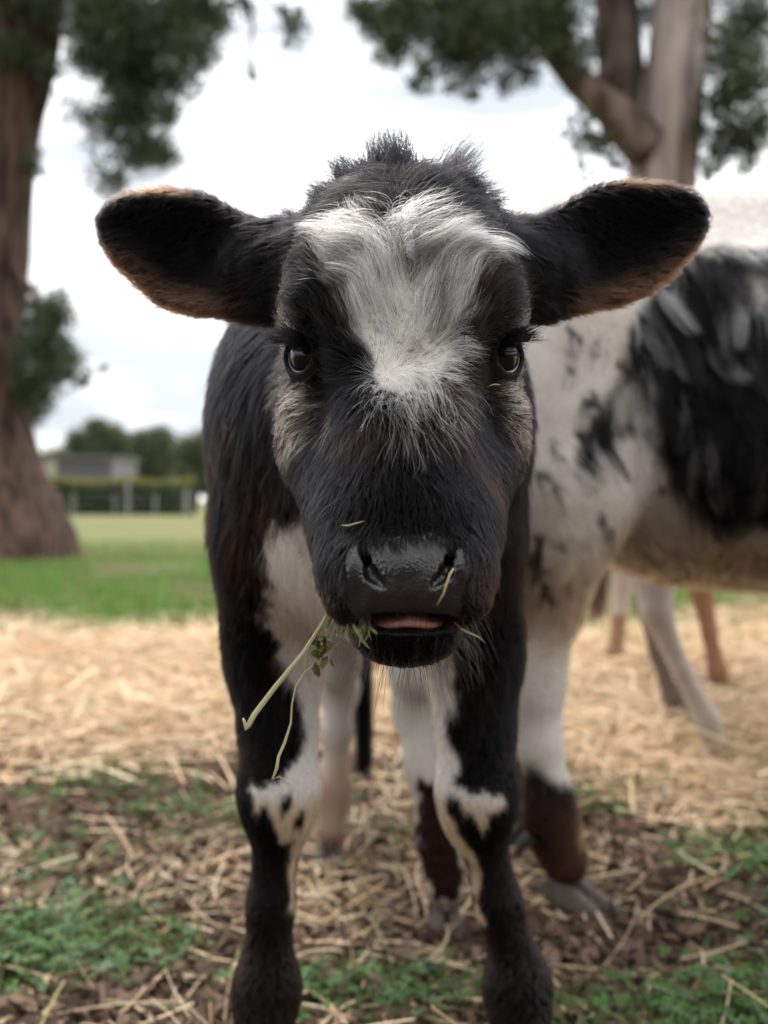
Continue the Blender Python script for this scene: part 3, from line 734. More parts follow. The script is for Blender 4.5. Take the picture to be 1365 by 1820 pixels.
def calfskin():
    m, n, l, b = newmat('calf_skin')
    a = attr_node(n); w = attr_node(n, 'wet')
    l.new(a.outputs['Color'], b.inputs['Base Color'])
    tc = n.new('ShaderNodeTexCoord')
    vo = n.new('ShaderNodeTexVoronoi'); vo.inputs['Scale'].default_value = 520; l.new(tc.outputs['Object'], vo.inputs['Vector'])
    no = n.new('ShaderNodeTexNoise'); no.inputs['Scale'].default_value = 75; no.inputs['Detail'].default_value = 6; l.new(tc.outputs['Object'], no.inputs['Vector'])
    rr = n.new('ShaderNodeMapRange'); rr.inputs['From Min'].default_value = .40; rr.inputs['From Max'].default_value = .60; rr.inputs['To Min'].default_value = .10; rr.inputs['To Max'].default_value = .50
    l.new(no.outputs['Fac'], rr.inputs['Value'])
    mx = n.new('ShaderNodeMix'); mx.inputs[2].default_value = .85; l.new(w.outputs['Fac'], mx.inputs[0]); l.new(rr.outputs[0], mx.inputs[3]); l.new(mx.outputs[0], b.inputs['Roughness'])
    sp = n.new('ShaderNodeMapRange'); sp.inputs['To Min'].default_value = .02; sp.inputs['To Max'].default_value = .55; l.new(w.outputs['Fac'], sp.inputs['Value']); l.new(sp.outputs[0], b.inputs['Specular IOR Level'])
    df = n.new('ShaderNodeBsdfDiffuse'); l.new(a.outputs['Color'], df.inputs['Color']); ms = n.new('ShaderNodeMixShader'); l.new(w.outputs['Fac'], ms.inputs[0]); l.new(df.outputs[0], ms.inputs[1]); l.new(b.outputs[0], ms.inputs[2]); l.new(ms.outputs[0], n['Material Output'].inputs['Surface'])
    ad = n.new('ShaderNodeMath'); ad.operation = 'ADD'; l.new(vo.outputs['Distance'], ad.inputs[0]); l.new(no.outputs['Fac'], ad.inputs[1])
    bp = n.new('ShaderNodeBump'); bp.inputs['Strength'].default_value = .28; bp.inputs['Distance'].default_value = .0010
    l.new(ad.outputs[0], bp.inputs['Height']); l.new(bp.outputs[0], b.inputs['Normal'])
    return m
M_CALFSKIN = calfskin()
M_EYE = plain('eye', (.002, .0018, .0022), .025, .36)
M_RIM = plain('wet_eyelid', (.10, .095, .10), .15, .7)
M_TONGUE = plain('tongue', (.55, .25, .21), .35, .5, bump=.3, bscale=260, var=.25)
calf = make_calf()

# ------------------------------------------------------------------ the other cattle
def cattle(name, f, coatf, flow, label, nh, lenf, hooves, tail=None, ncl=1500, radius=.0005, clump=.7, curl=.5, cfreq=9, K=6):
    root = empty(name, (hooves[0][0], hooves[0][1], 0)); tag(root, label, 'cow' if name == 'heifer' else 'calf')
    V, Fq = f.mesh(); cc = coatf(V)
    mesh_obj('body', V, Fq, M_SKIN, root, {'col': cc * .7})
    vis = lambda p: 1.0 * (p[:, 0] / p[:, 1] < .50)
    R = tri_sample(V, Fq, nh, vis); N = len(R); cc = coatf(R)
    L = (coatf(R), lenf(R))[1] * (.6 + .7 * rng.random(N))
    pts = grow(f, R, flow, L, K, lift=.25 + .15 * rng.random(N), hug=.8, curl=curl, cfreq=cfreq, clump=clump, ncl=ncl, seed=31, grav=.2)
    bm_ = getattr(coatf, 'black', None)
    if bm_ is not None:
        pale = (rng.random(ncl) < .22)[grow.own] & (bm_ > .6) & (R[:, 2] > .5)
        cc = np.where(pale[:, None], np.array((.30, .29, .29)), cc)
        cc = cc * (.55 + .7 * rng.random(ncl))[grow.own][:, None]
    taper = np.linspace(1, .3, K); taper[0] = 1
    hair_obj('fur', pts, radius * taper[None] * (.8 + .4 * rng.random((N, 1))), np.repeat(cc[:, None], K, 1) * (.8 + .4 * rng.random((N, 1, 1))), M_FUR, root)
    for (x, y, ang, m, s) in hooves: hoof(root, (x, y, float(gh(np.array([x]), np.array([y]))[0])), ang, m, s)
    if tail is not None:
        a, n, ln, c = tail; N = n
        R = np.array(a)[None] + rng.normal(0, .010, (N, 3)); R[:, 2] += .08 * rng.random(N)
        pts = np.stack([R + np.array((0, 0, -1.0)) * t * ln * (.7 + .3 * rng.random((N, 1))) + nvec(R, 25, 4) * .05 * t * (1 - .6 * t) for t in np.linspace(0, 1, 5)], 1)
        hair_obj('tail_switch', pts, np.full((N, 5), .0007), np.repeat(np.array(c)[None], N * 5, 0).reshape(N, 5, 3), M_FUR, root)
    return root

# larger white and black animal standing side on behind the calf, head out of the picture to the right
H0 = np.array((.325, 1.80, 0)); HA = math.radians(9)
_c, _s = math.cos(HA), math.sin(HA)
def HW(lx, ly, z): return (H0[0] + lx * _c - ly * _s, H0[1] + lx * _s + ly * _c, z)
def heifer_field():
    f = Field(np.arange(.02, 2.30, .012), np.arange(1.42, 2.55, .012), np.arange(-.02, 1.32, .012))
    f.cone(HW(.22, 0, .785), HW(.85, 0, .765), .305, .345, .06, sc=(1, .84, 1.02))
    f.ell(HW(.0, 0, .90), (.23, .20, .215), .08)
    f.cone(HW(-.02, 0, 1.085), HW(.9, 0, 1.14), .05, .06, .12)
    for s in (-1, 1):
        f.ell(HW(-.08, s * .135, .78), (.16, .10, .27), .06)
        f.cone(HW(-.065, s * .15, .62), HW(-.115, s * .15, .39), .090, .052, .05)
        f.chain([(HW(-.125, s * .15, .37), .050), (HW(-.118, s * .15, .33), .046), (HW(-.105, s * .15, .24), .031), (HW(-.090, s * .15, .16), .030), (HW(-.088, s * .15, .12), .039), (HW(-.076, s * .15, .08), .032), (HW(-.064, s * .15, .052), .036)], .03)
        f.ell(HW(-.165, s * .06, .97), (.06, .05, .06), .05)
        f.ell(HW(.84, s * .16, .78), (.15, .09, .24), .06)
        f.cone(HW(.80, s * .15, .58), HW(.84, s * .13, .34), .08, .045, .04)
        f.chain([(HW(.84, s * .13, .33), .048), (HW(.83, s * .13, .20), .032), (HW(.83, s * .13, .12), .044), (HW(.86, s * .13, .05), .042)], .03)
    f.cone(HW(.95, 0, .92), HW(1.32, 0, 1.04), .20, .125, .08, sc=(1, .8, 1))
    f.cone(HW(1.36, 0, 1.07), HW(1.62, 0, .88), .115, .068, .05)
    for s in (-1, 1): f.ell(HW(1.30, s * .19, 1.10), (.035, .10, .05), .03)
    f.chain([(HW(-.19, 0, 1.02), .035), (HW(-.26, 0, .93), .026), (HW(-.285, 0, .60), .018), (HW(-.28, 0, .45), .014)], .03)
    return f
HB = [(1235, 450), (1290, 432), (1400, 445), (1700, 450), (1700, 980), (1365, 950), (1320, 935), (1262, 925), (1225, 880), (1190, 820), (1160, 790), (1120, 778), (1070, 800), (1020, 850), (1030, 800), (1065, 730), (1095, 665), (1120, 600), (1150, 540), (1190, 480)]
HSPOT = [(1030, 605, 9), (1052, 628, 7), (1062, 595, 6), (1082, 640, 7), (1098, 645, 8), (1012, 590, 9), (1018, 625, 7), (1040, 715, 10), (1056, 712, 12), (1030, 770, 10), (980, 790, 10), (975, 850, 14), (990, 870, 16), (955, 850, 12), (1000, 812, 9), (1070, 925, 9), (1085, 950, 9), (945, 1000, 12), (960, 1020, 13), (970, 1045, 12), (955, 985, 10), (978, 1065, 7), (960, 960, 9), (935, 985, 9), (1005, 1040, 6), (995, 975, 6), (925, 1060, 8), (1178, 872, 6), (1120, 760, 14), (1080, 770, 12), (1010, 660, 6), (1115, 610, 6)]
def heifer_coat(p):
    px, py = to_px(p); n1 = noise3(p, 22, 1); n2 = noise3(p * np.array((1, 1, .35)), 26, 5)
    c = np.repeat(np.array((.72, .67, .61))[None], len(p), 0)
    warm = np.clip(sstep(.72, .46, p[:, 2]) * .9 + sstep(.2, .7, noise3(p, 7, 8)) * .35, 0, 1)[:, None]
    warm = warm * sstep(.28, .44, p[:, 2] + n1 * .03)[:, None]
    c = c * (1 - warm) + np.array((.33, .235, .15)) * warm
    near = p[:, 1] < H0[1] + .05 + (p[:, 0] - H0[0]) * .16
    m = soft(HB, px, py, 8, n2 * 9 + n1 * 6)
    streak = sstep(.30, .6, n2) * sstep(-120, -20, poly_sd(HB, px, py)) * .6
    m = m * (1 - streak * (p[:, 2] > .5))
    k = np.zeros(len(p))
    for (a, b, r) in HSPOT: k = np.maximum(k, 1 - sstep(r * .5, r * 1.25, np.hypot((px - a) * 1.25, (py - b) * .85) + n1 * 5))
    k = k * near
    m = np.maximum(m * (p[:, 2] > .4), k)
    c = c * (1 - m[:, None]) + BLACK * 1.3 * m[:, None]
    lo = sstep(.215, .18, p[:, 2] + n2 * .03)[:, None]
    red = np.clip(sstep(.17, .10, p[:, 2]), 0, 1)[:, None]
    c = c * (1 - lo) + (np.array((.020, .014, .013)) * (1 - red) + np.array((.070, .034, .022)) * (1 + .7 * n2[:, None]) * red) * lo
    tanm = (sstep(.295, .305, p[:, 0] + n2 * .012) * sstep(.13, .10, p[:, 2]) * (p[:, 1] < 1.8) * sstep(.0, .5, n2))[:, None] * .8
    c = c * (1 - tanm) + np.array((.36, .22, .11)) * tanm
    heifer_coat.black = m * (1 - lo[:, 0]); return c
def heifer_flow(p):
    d = np.stack([np.full(len(p), .15), np.zeros(len(p)), np.full(len(p), -1.0)], 1); return d
_hy = H0[1] - .15
hx = HW(-.055, -.155, 0); hx2 = HW(-.05, .15, 0); fx = HW(.88, -.13, 0); fx2 = HW(.88, .13, 0)
heifer = cattle('heifer', heifer_field(), heifer_coat, heifer_flow, 'large white heifer with shaggy black flank and dark spots, standing side-on behind the calf', 85000,
    lambda R: np.where(R[:, 2] > .62, .08, np.where(R[:, 2] > .42, .05, .012)) * np.where(heifer_coat.black > .5, 1.0, np.where(R[:, 2] < .6, .6, .13)), [(hx[0], hx[1], HA - .75, M_HOOF_T, 1.45), (hx2[0], hx2[1], HA, M_HOOF_D, 1.35), (fx[0], fx[1], HA, M_HOOF_D, 1.35), (fx2[0], fx2[1], HA, M_HOOF_D, 1.35)],
    tail=(HW(-.28, 0, .42), 900, .22, (.012, .01, .01)), ncl=3200, clump=.9, radius=.00055, curl=.55)

for q in (-1, 1):
    b = np.array(HW(-.128, -.155 + q * .022, .105)); e = np.array(HW(-.150, -.155 + q * .024, .075)); mid = (b + e) / 2 + np.array((-.006, 0, .002)); a_ = nrm(e - b); u_ = nrm(np.cross(a_, (0, 1.0, 0))); w_ = np.cross(a_, u_); th = np.linspace(0, 6.283, 9)[:-1]
    rg = [c_ + (u_ * np.cos(t_) + w_ * np.sin(t_)) * r_ for (c_, r_) in ((b, .012), (mid, .011), (e, .003)) for t_ in th]
    i_ = np.arange(24).reshape(3, 8); mesh_obj('dewclaw', np.array(rg), [np.stack([i_[:-1], np.roll(i_[:-1], -1, 1), np.roll(i_[1:], -1, 1), i_[1:]], -1).reshape(-1, 4), i_[2:3]], M_HOOF_D, heifer)

# calf mostly hidden behind the heifer: legs show under her belly
def far_calf_field():
    f = Field(np.arange(.30, 1.45, .012), np.arange(2.15, 4.35, .014), np.arange(-.02, 1.12, .012))
    f.cone((.72, 2.72, .72), (.93, 3.50, .72), .19, .20, .05, sc=(.9, 1, 1.05))
    f.ell((.70, 2.66, .76), (.17, .19, .17), .06)
    for (s, hk, mid, ft) in ((-1, (.660, 2.53, .35), (.715, 2.51, .21), (.775, 2.50, .09)), (1, (.725, 2.86, .34), (.745, 2.84, .21), (.782, 2.81, .09))):
        f.cone((.66 if s < 0 else .74, 2.62 if s < 0 else 2.78, .62), hk, .11, .036, .04)
        f.chain([(hk, .036), (mid, .022), (ft, .030), ((ft[0] + .014, ft[1] - .005, .035), .028)], .02)
    for (a, b, c2) in (((1.02, 3.36, .60), (1.01, 3.32, .33), (1.055, 3.30, .08)), ((.86, 3.66, .60), (.845, 3.70, .33), (.820, 3.70, .08))):
        f.chain([(a, .085), (b, .036), (((b[0] + c2[0]) / 2, (b[1] + c2[1]) / 2, .2), .024), (c2, .030), ((c2[0], c2[1], .035), .028)], .02)
    f.cone((.95, 3.58, .80), (1.02, 3.90, .90), .13, .09, .06)
    f.cone((1.03, 3.93, .92), (1.08, 4.16, .76), .09, .055, .04)
    f.chain([((.665, 2.50, .86), .03), ((.60, 2.44, .80), .022), ((.515, 2.42, .60), .014), ((.495, 2.42, .55), .012)], .03)
    return f
def far_coat(p):
    c = np.repeat(np.array((.58, .50, .44))[None], len(p), 0); n1 = noise3(p, 12, 3)
    m = sstep(.0, .03, p[:, 1] - 2.52 + n1 * .01 - .02) * (p[:, 1] < 2.70) * (p[:, 2] < .42)
    c = c * (1 - m[:, None]) + np.array((.16, .085, .05)) * m[:, None]
    m = ((p[:, 1] > 2.74) & (p[:, 1] < 3.0) & (p[:, 2] < .45)) * .8
    c = c * (1 - m[:, None]) + np.array((.10, .06, .04)) * m[:, None]
    m = (p[:, 1] > 3.15) & (p[:, 1] < 3.5) & (p[:, 2] < .6)
    c = np.where(m[:, None], np.array((.36, .19, .11)), c)
    m = (p[:, 1] >= 3.5) & (p[:, 2] < .22)
    c = np.where(m[:, None], np.array((.40, .24, .15)), c)
    m = ((p[:, 2] > .5) * sstep(-.1, .2, noise3(p, 3.5, 9)))[:, None]
    return c * (1 - m) + np.array((.10, .045, .03)) * m
far_calf = cattle('calf', far_calf_field(), far_coat, heifer_flow, 'white and brown calf mostly hidden behind the heifer, its legs showing beneath her belly', 9000,
    lambda R: np.where(R[:, 2] > .5, .03, .010), [(.795, 2.485, -.6, M_HOOF_D, 1.1), (.80, 2.80, 1.4, M_HOOF_D, 1.1), (1.06, 3.29, 1.4, M_HOOF_T, 1.0), (.82, 3.70, 1.4, M_HOOF_T, 1.0)],
    tail=((.490, 2.42, .50), 500, .17, (.03, .016, .012)), ncl=900, radius=.0006, clump=.4)

# ------------------------------------------------------------------ ground sheet
def ground_mat():
    m, n, l, b = newmat('paddock_ground')
    a = attr_node(n); tc = n.new('ShaderNodeTexCoord')
    n1 = n.new('ShaderNodeTexNoise'); n1.inputs['Scale'].default_value = 22; n1.inputs['Detail'].default_value = 8; n1.inputs['Roughness'].default_value = .65
    l.new(tc.outputs['Object'], n1.inputs['Vector'])
    rp = n.new('ShaderNodeValToRGB'); rp.color_ramp.elements[0].position = .3; rp.color_ramp.elements[0].color = (.35, .33, .30, 1); rp.color_ramp.elements[1].position = .72; rp.color_ramp.elements[1].color = (1.5, 1.45, 1.4, 1)
    l.new(n1.outputs['Fac'], rp.inputs[0])
    mx = n.new('ShaderNodeMix'); mx.data_type = 'RGBA'; mx.blend_type = 'MULTIPLY'; mx.inputs[0].default_value = .8
    l.new(a.outputs['Color'], mx.inputs[6]); l.new(rp.outputs[0], mx.inputs[7]); l.new(mx.outputs[2], b.inputs['Base Color'])
    b.inputs['Roughness'].default_value = .95; b.inputs['Specular IOR Level'].default_value = .15
    bp = n.new('ShaderNodeBump'); bp.inputs['Strength'].default_value = .7; bp.inputs['Distance'].default_value = .03
    l.new(n1.outputs['Fac'], bp.inputs['Height']); l.new(bp.outputs[0], b.inputs['Normal'])
    return m
SOIL = np.array((.080, .050, .034)); STRAWC = np.array((.60, .41, .245)); GREEN = np.array((.095, .16, .038)); DRY = np.array((.17, .17, .075))
def ground_col(x, y):
    p = np.stack([x, y, np.zeros_like(x)], 1); a = noise3(p, 1.1, 31) * .5; b2 = noise3(p, .35, 33); c3 = noise3(p, 3.3, 35)
    c = np.repeat(SOIL[None], len(x), 0)
    yw = y + a
    yw2 = y + nzp(x, y, .8, 61) * .9 + nzp(x, y, 2.6, 62) * .45
    band = sstep(1.9, 2.6, yw) * (1 - sstep(4.6, 5.5, yw2))
    c = c * (1 - band[:, None]) + STRAWC * band[:, None]
    gr = sstep(4.8, 5.7, yw2)
    g = GREEN * (1 + .35 * c3[:, None]); d = sstep(13, 17, y + b2 * 3)[:, None]
    thin = (sstep(.0, .5, noise3(p, .9, 41)) * .6)[:, None]
    g = g * (1 - thin) + np.array((.17, .12, .07)) * thin
    g = g * (1 - d) + (DRY * (1 - .35 * sstep(.0, .5, b2)[:, None]) + GREEN * .35 * sstep(0, .5, b2)[:, None]) * d
    c = c * (1 - gr[:, None]) + g * gr[:, None]
    dirt = (sstep(4.5, 5.2, yw2) * (1 - sstep(5.6, 7.0, yw2)))[:, None] * .8
    c = c * (1 - dirt) + np.array((.20, .145, .085)) * dirt
    # litter under the left tree
    lt = (1 - sstep(.4, 1.6, np.hypot((x + 3.2) / 2.2, (y - 12.3) / .9) + a))[:, None] * .85
    return c * (1 - lt) + np.array((.13, .07, .045)) * lt
gx = np.concatenate([-np.geomspace(4, 900, 30)[::-1], np.arange(-3.95, 3.95, .035), np.geomspace(4, 900, 30)])
gy = np.concatenate([-np.geomspace(.3, 900, 14)[::-1], np.arange(-.2, .6, .2), np.arange(.6, 6.5, .035), np.geomspace(6.6, 1500, 90)])
GX, GY = np.meshgrid(gx, gy, indexing='ij'); gxf, gyf = GX.ravel(), GY.ravel()
GZ = gh(gxf, gyf); far = sstep(8, 30, np.hypot(gxf, gyf)); GZ = GZ * (1 - far)
ii = np.arange(len(gx) * len(gy)).reshape(len(gx), len(gy))
gf = np.stack([ii[:-1, :-1], ii[1:, :-1], ii[1:, 1:], ii[:-1, 1:]], -1).reshape(-1, 4)
ground = mesh_obj('ground', np.stack([gxf, gyf, GZ], 1), gf, ground_mat(), None, {'col': ground_col(gxf, gyf)})
tag(ground, 'paddock ground of bare soil, straw, green grass and dry pasture', 'ground', kind='structure')

# ------------------------------------------------------------------ ground cover
def ribbons(P0, D, L, W, segs, bend, cols, name, mat, label, cat, taper=False, flat=.6):
    """bent flat stalks: P0 (n,3) start, D unit direction, L length, W width"""
    n = len(P0); side = nrm(np.cross(D, nrm(np.stack([rng.normal(0, flat, n), rng.normal(0, flat, n), np.ones(n)], 1))))
    V = np.zeros((n, segs + 1, 2, 3)); p = P0.copy(); d = D.copy()
    for k in range(segs + 1):
        w = W * (1 if not taper else max(.08, 1 - (k / segs) ** 1.5)); w = np.broadcast_to(w, (n,))
        V[:, k, 0] = p - side * (w / 2)[:, None]; V[:, k, 1] = p + side * (w / 2)[:, None]
        p = p + d * (L / segs)[:, None]; d = nrm(d + bend * (1.0 / segs))
    base = (np.arange(n) * (segs + 1) * 2)[:, None]
    Fq = np.concatenate([base + np.array([[2 * k, 2 * k + 1, 2 * k + 3, 2 * k + 2]]) for k in range(segs)], 0)
    C = np.repeat(cols[:, None], (segs + 1) * 2, 1).reshape(-1, 3)
    o = mesh_obj(name, V.reshape(-1, 3), Fq, mat, None, {'col': C}); tag(o, label, cat, kind='stuff'); return o
def in_view(n, y0, y1, pad=.25):
    y = 1 / (1 / y1 + rng.random(n) * (1 / y0 - 1 / y1)) if y0 > 0 else None
    x = (rng.random(n) * 2 - 1) * (.37 * y + pad); return x, y
def straw_set(n, y0, y1, L0, L1, W, lift, name, label, dens=None, tint=1.0):
    x, y = in_view(n, y0, y1)
    if dens is not None:
        k = rng.random(n) < dens(x, y); x, y = x[k], y[k]
    n = len(x); a = rng.random(n) * 2 * math.pi
    el = rng.normal(.02, .16, n)
    D = np.stack([np.cos(a) * np.cos(el), np.sin(a) * np.cos(el), np.sin(el)], 1)
    L = L0 + (L1 - L0) * rng.random(n) ** 1.6
    z = gh(x, y) + .003 + lift * rng.random(n)
    z = np.maximum(z, gh(x + D[:, 0] * L, y + D[:, 1] * L) - D[:, 2] * L * .6)
    bend = np.stack([rng.normal(0, .35, n), rng.normal(0, .35, n), rng.normal(-.12, .15, n)], 1)
    t = rng.random((n, 1)); c = np.array((.58, .375, .20)) * (1 - t) + np.array((.80, .64, .44)) * t
    grn = (rng.random(n) < .08)[:, None]; c = np.where(grn, np.array((.30, .29, .12)), c) * (.7 + .5 * rng.random((n, 1))) * tint
    return ribbons(np.stack([x, y, z], 1), D, L, W * (.5 + rng.random(n)), 4, bend, c, name, M_STRAW, label, 'straw')
straw_set(50000, 2.0, 6.6, .05, .24, .0045, .035, 'straw', 'thick bed of golden straw spread behind the cattle', lambda x, y: np.clip(sstep(1.95, 2.7, y + nzp(x, y, 1.1, 31) * .5) * (1 - .93 * sstep(4.5, 5.3, y + nzp(x, y, .8, 61) * .9 + nzp(x, y, 2.6, 62) * .45)) * 1.2, 0, 1))
straw_set(9500, 1.02, 2.4, .02, .17, .0027, .012, 'straw', 'loose straw and hay strewn over bare soil round the hooves', lambda x, y: .10 + .75 * sstep(-.15, .5, nzp(x, y, 2.2, 51) + .35 * nzp(x, y, 6, 52)), .92)
# leaf litter
x, y = in_view(11000, 1.0, 2.6); n = len(x)
a = rng.random(n) * 6.28; el = rng.normal(0, .3, n); D = np.stack([np.cos(a) * np.cos(el), np.sin(a) * np.cos(el), np.sin(el)], 1)
t = rng.random((n, 1)); cl = np.array((.05, .028, .018)) * (1 - t ** 1.5) + np.array((.20, .13, .085)) * t ** 1.5
ribbons(np.stack([x, y, gh(x, y) + .002 + .008 * rng.random(n)], 1), D, .012 + .03 * rng.random(n), .005 + .012 * rng.random(n), 3, rng.normal(0, .6, (n, 3)), cl, 'leaf_litter', M_LITTER, 'brown crumbled leaves and bark littering the bare soil', 'leaf litter', flat=.9)
# grass beyond the straw
x, y = in_view(56000, 4.0, 16.0); n = len(x)
k = rng.random(n) < np.clip((.03 + .97 * sstep(4.9, 7.2, y + nzp(x, y, .8, 61) * .9 + nzp(x, y, 2.6, 62) * .9)) * (1 - .85 * sstep(.0, .5, nzp(x, y, .9, 41))), 0, 1) ; x, y = x[k], y[k]; n = len(x)
D = nrm(np.stack([rng.normal(0, .5, n), rng.normal(0, .5, n), np.ones(n)], 1)); t = rng.random((n, 1))
cg = np.array((.085, .19, .030)) * (1 - t) + np.array((.20, .32, .07)) * t; dr = (rng.random(n) < .12 + .5 * sstep(11, 15, y))[:, None]
cg = np.where(dr, np.array((.30, .26, .11)) * (.7 + .5 * t), cg)
ribbons(np.stack([x, y, gh(x, y) * (1 - sstep(8, 30, np.hypot(x, y)))], 1), D, .04 + .06 * rng.random(n), .010 + .010 * rng.random(n), 3, rng.normal(0, .5, (n, 3)) + np.array((0, 0, -.5)), cg, 'grass', M_GRASS, 'short green grass between the straw and the far pasture', 'grass', taper=True)
# grass tufts and clover close by
PATCH = [(-.50, 1.50, .20, 1.0), (-.34, 1.46, .09, .6), (-.58, 1.85, .16, .22), (.55, 1.30, .16, .9), (.38, 1.28, .12, .8), (.25, 1.26, .09, .6), (.66, 1.82, .15, .8), (.80, 2.05, .12, .5), (-.10, 1.34, .10, .7), (-.35, 2.05, .16, .35), (-.62, 2.25, .18, .35), (.03, 1.33, .12, .5), (.56, 1.55, .10, .25), (.02, 1.95, .08, .3), (.42, 2.15, .10, .5), (1.0, 2.5, .14, .5), (-.20, 2.0, .07, .4), (-.10, 2.12, .05, .4), (.55, 2.25, .1, .35)]
cx_, cy_, gx_, gy_ = [], [], [], []
for (a, b, r, d) in PATCH:
    m = int(2600 * r * r * d * 4.2); rr = r * np.sqrt(rng.random(m)) * (1 + .3 * rng.normal(size=m)); th = rng.random(m) * 6.28
    cx_.append(a + rr * np.cos(th)); cy_.append(b + rr * np.sin(th) * .8)
    m = int(2600 * r * r * d * 4.5); rr = r * np.sqrt(rng.random(m)) * (1 + .3 * rng.normal(size=m)); th = rng.random(m) * 6.28
    gx_.append(a + rr * np.cos(th)); gy_.append(b + rr * np.sin(th) * .8)
x, y = np.concatenate(gx_), np.concatenate(gy_); n = len(x); t = rng.random((n, 1))
D = nrm(np.stack([rng.normal(0, .55, n), rng.normal(0, .55, n), np.ones(n)], 1))
ribbons(np.stack([x, y, gh(x, y)], 1), D, .02 + .05 * rng.random(n), .0025 + .002 * rng.random(n), 4, rng.normal(0, .6, (n, 3)) + np.array((0, 0, -.6)), np.array((.05, .11, .022)) * (1 - t) + np.array((.15, .21, .06)) * t, 'grass', M_GRASS, 'fresh green grass blades sprouting among clover near the front hooves', 'grass', taper=True)
x, y = np.concatenate(cx_), np.concatenate(cy_); n = len(x)
z = gh(x, y) + .006 + .032 * rng.random(n)
V, Fq, Fp, C = [], [], [], []
s = .0055 + .006 * rng.random(n); ph = rng.random(n) * 6.28; tx, ty = rng.normal(0, .28, n), rng.normal(0, .28, n)
cc3 = np.array((.060, .125, .030))[None] * (.7 + .8 * rng.random((n, 1))); cc3 = cc3 * np.array((1, 1, 1)) + (rng.random((n, 1)) < .2) * np.array((.03, .05, .045))
prof = np.array([(0, 0), (.45, -.42), (.95, -.48), (1.15, -.2), (1.02, 0), (1.15, .2), (.95, .48), (.45, .42)])
allV = []; allF = []; off = 0
for k in range(3):
    a = ph + k * 2.094
    u = prof[None, :, 0] * s[:, None]; v = prof[None, :, 1] * s[:, None]
    X = x[:, None] + u * np.cos(a)[:, None] - v * np.sin(a)[:, None]; Y = y[:, None] + u * np.sin(a)[:, None] + v * np.cos(a)[:, None]
    Z = z[:, None] + (X - x[:, None]) * tx[:, None] + (Y - y[:, None]) * ty[:, None] + np.abs(v) * .35
    allV.append(np.stack([X, Y, Z], 2).reshape(-1, 3))
    b = (np.arange(n) * 8)[:, None] + off; allF += [b + np.array([[0, 1, 2, 3]]), b + np.array([[0, 3, 4, 5]]), b + np.array([[0, 5, 6, 7]])]; off += n * 8
cl = mesh_obj('clover', np.concatenate(allV), np.concatenate(allF), M_GRASS, None, {'col': np.tile(np.repeat(cc3, 8, 0), (3, 1))})
tag(cl, 'small round clover leaves in green patches on the soil', 'clover', kind='stuff')
# dirt clods
def clods():
    V, Fq, C = [], [], []; o = 0
    import bmesh
    bm = bmesh.new(); bmesh.ops.create_icosphere(bm, subdivisions=2, radius=1); bv = np.array([v.co[:] for v in bm.verts]); bf = np.array([[v.index for v in q.verts] for q in bm.faces]); bm.free()
    spots = [(PX(275, 1.36) + rng.normal(0, .045), 1.36 + rng.normal(0, .03), .006 + .012 * rng.random()) for _ in range(60)]
    for _ in range(420):
        y = 1.05 + 1.5 * rng.random() ** 1.3; spots.append(((rng.random() * 2 - 1) * (.37 * y + .2), y, .003 + .010 * rng.random() ** 2))
    for (a, b, r) in spots:
        v = bv * (1 + .35 * noise3(bv + rng.random(3) * 50, 1.6, 2)[:, None] + .2 * noise3(bv + rng.random(3) * 50, 4, 3)[:, None]) * r * np.array((1, 1, .6))
        V.append(v + np.array((a, b, float(gh(np.array([a]), np.array([b]))[0]) + r * .3))); Fq.append(bf + o); o += len(v)
        C.append(np.repeat((np.array((.10, .062, .04)) * (.6 + .7 * rng.random()))[None], len(v), 0))
    ob = mesh_obj('soil_clods', np.concatenate(V), np.concatenate(Fq), M_LITTER, None, {'col': np.concatenate(C)})
    tag(ob, 'small brown clods of soil scattered on the bare ground', 'soil', kind='stuff')
clods()

# ------------------------------------------------------------------ trees
def bark_mat(name, c0, c1, scale=6.0, stretch=.12):
    m, n, l, b = newmat(name)
    tc = n.new('ShaderNodeTexCoord'); mp = n.new('ShaderNodeMapping'); mp.inputs['Scale'].default_value = (1, 1, stretch)
    nz = n.new('ShaderNodeTexNoise'); nz.inputs['Scale'].default_value = scale; nz.inputs['Detail'].default_value = 8
    l.new(tc.outputs['Object'], mp.inputs[0]); l.new(mp.outputs[0], nz.inputs['Vector'])
    rp = n.new('ShaderNodeValToRGB'); rp.color_ramp.elements[0].position = .36; rp.color_ramp.elements[0].color = (*c0, 1); rp.color_ramp.elements[1].position = .64; rp.color_ramp.elements[1].color = (*c1, 1)
    l.new(nz.outputs['Fac'], rp.inputs[0]); l.new(rp.outputs[0], b.inputs['Base Color'])
    b.inputs['Roughness'].default_value = .9; b.inputs['Specular IOR Level'].default_value = .2
    bp = n.new('ShaderNodeBump'); bp.inputs['Strength'].default_value = .9; bp.inputs['Distance'].default_value = .04
    l.new(nz.outputs['Fac'], bp.inputs['Height']); l.new(bp.outputs[0], b.inputs['Normal'])
    return m
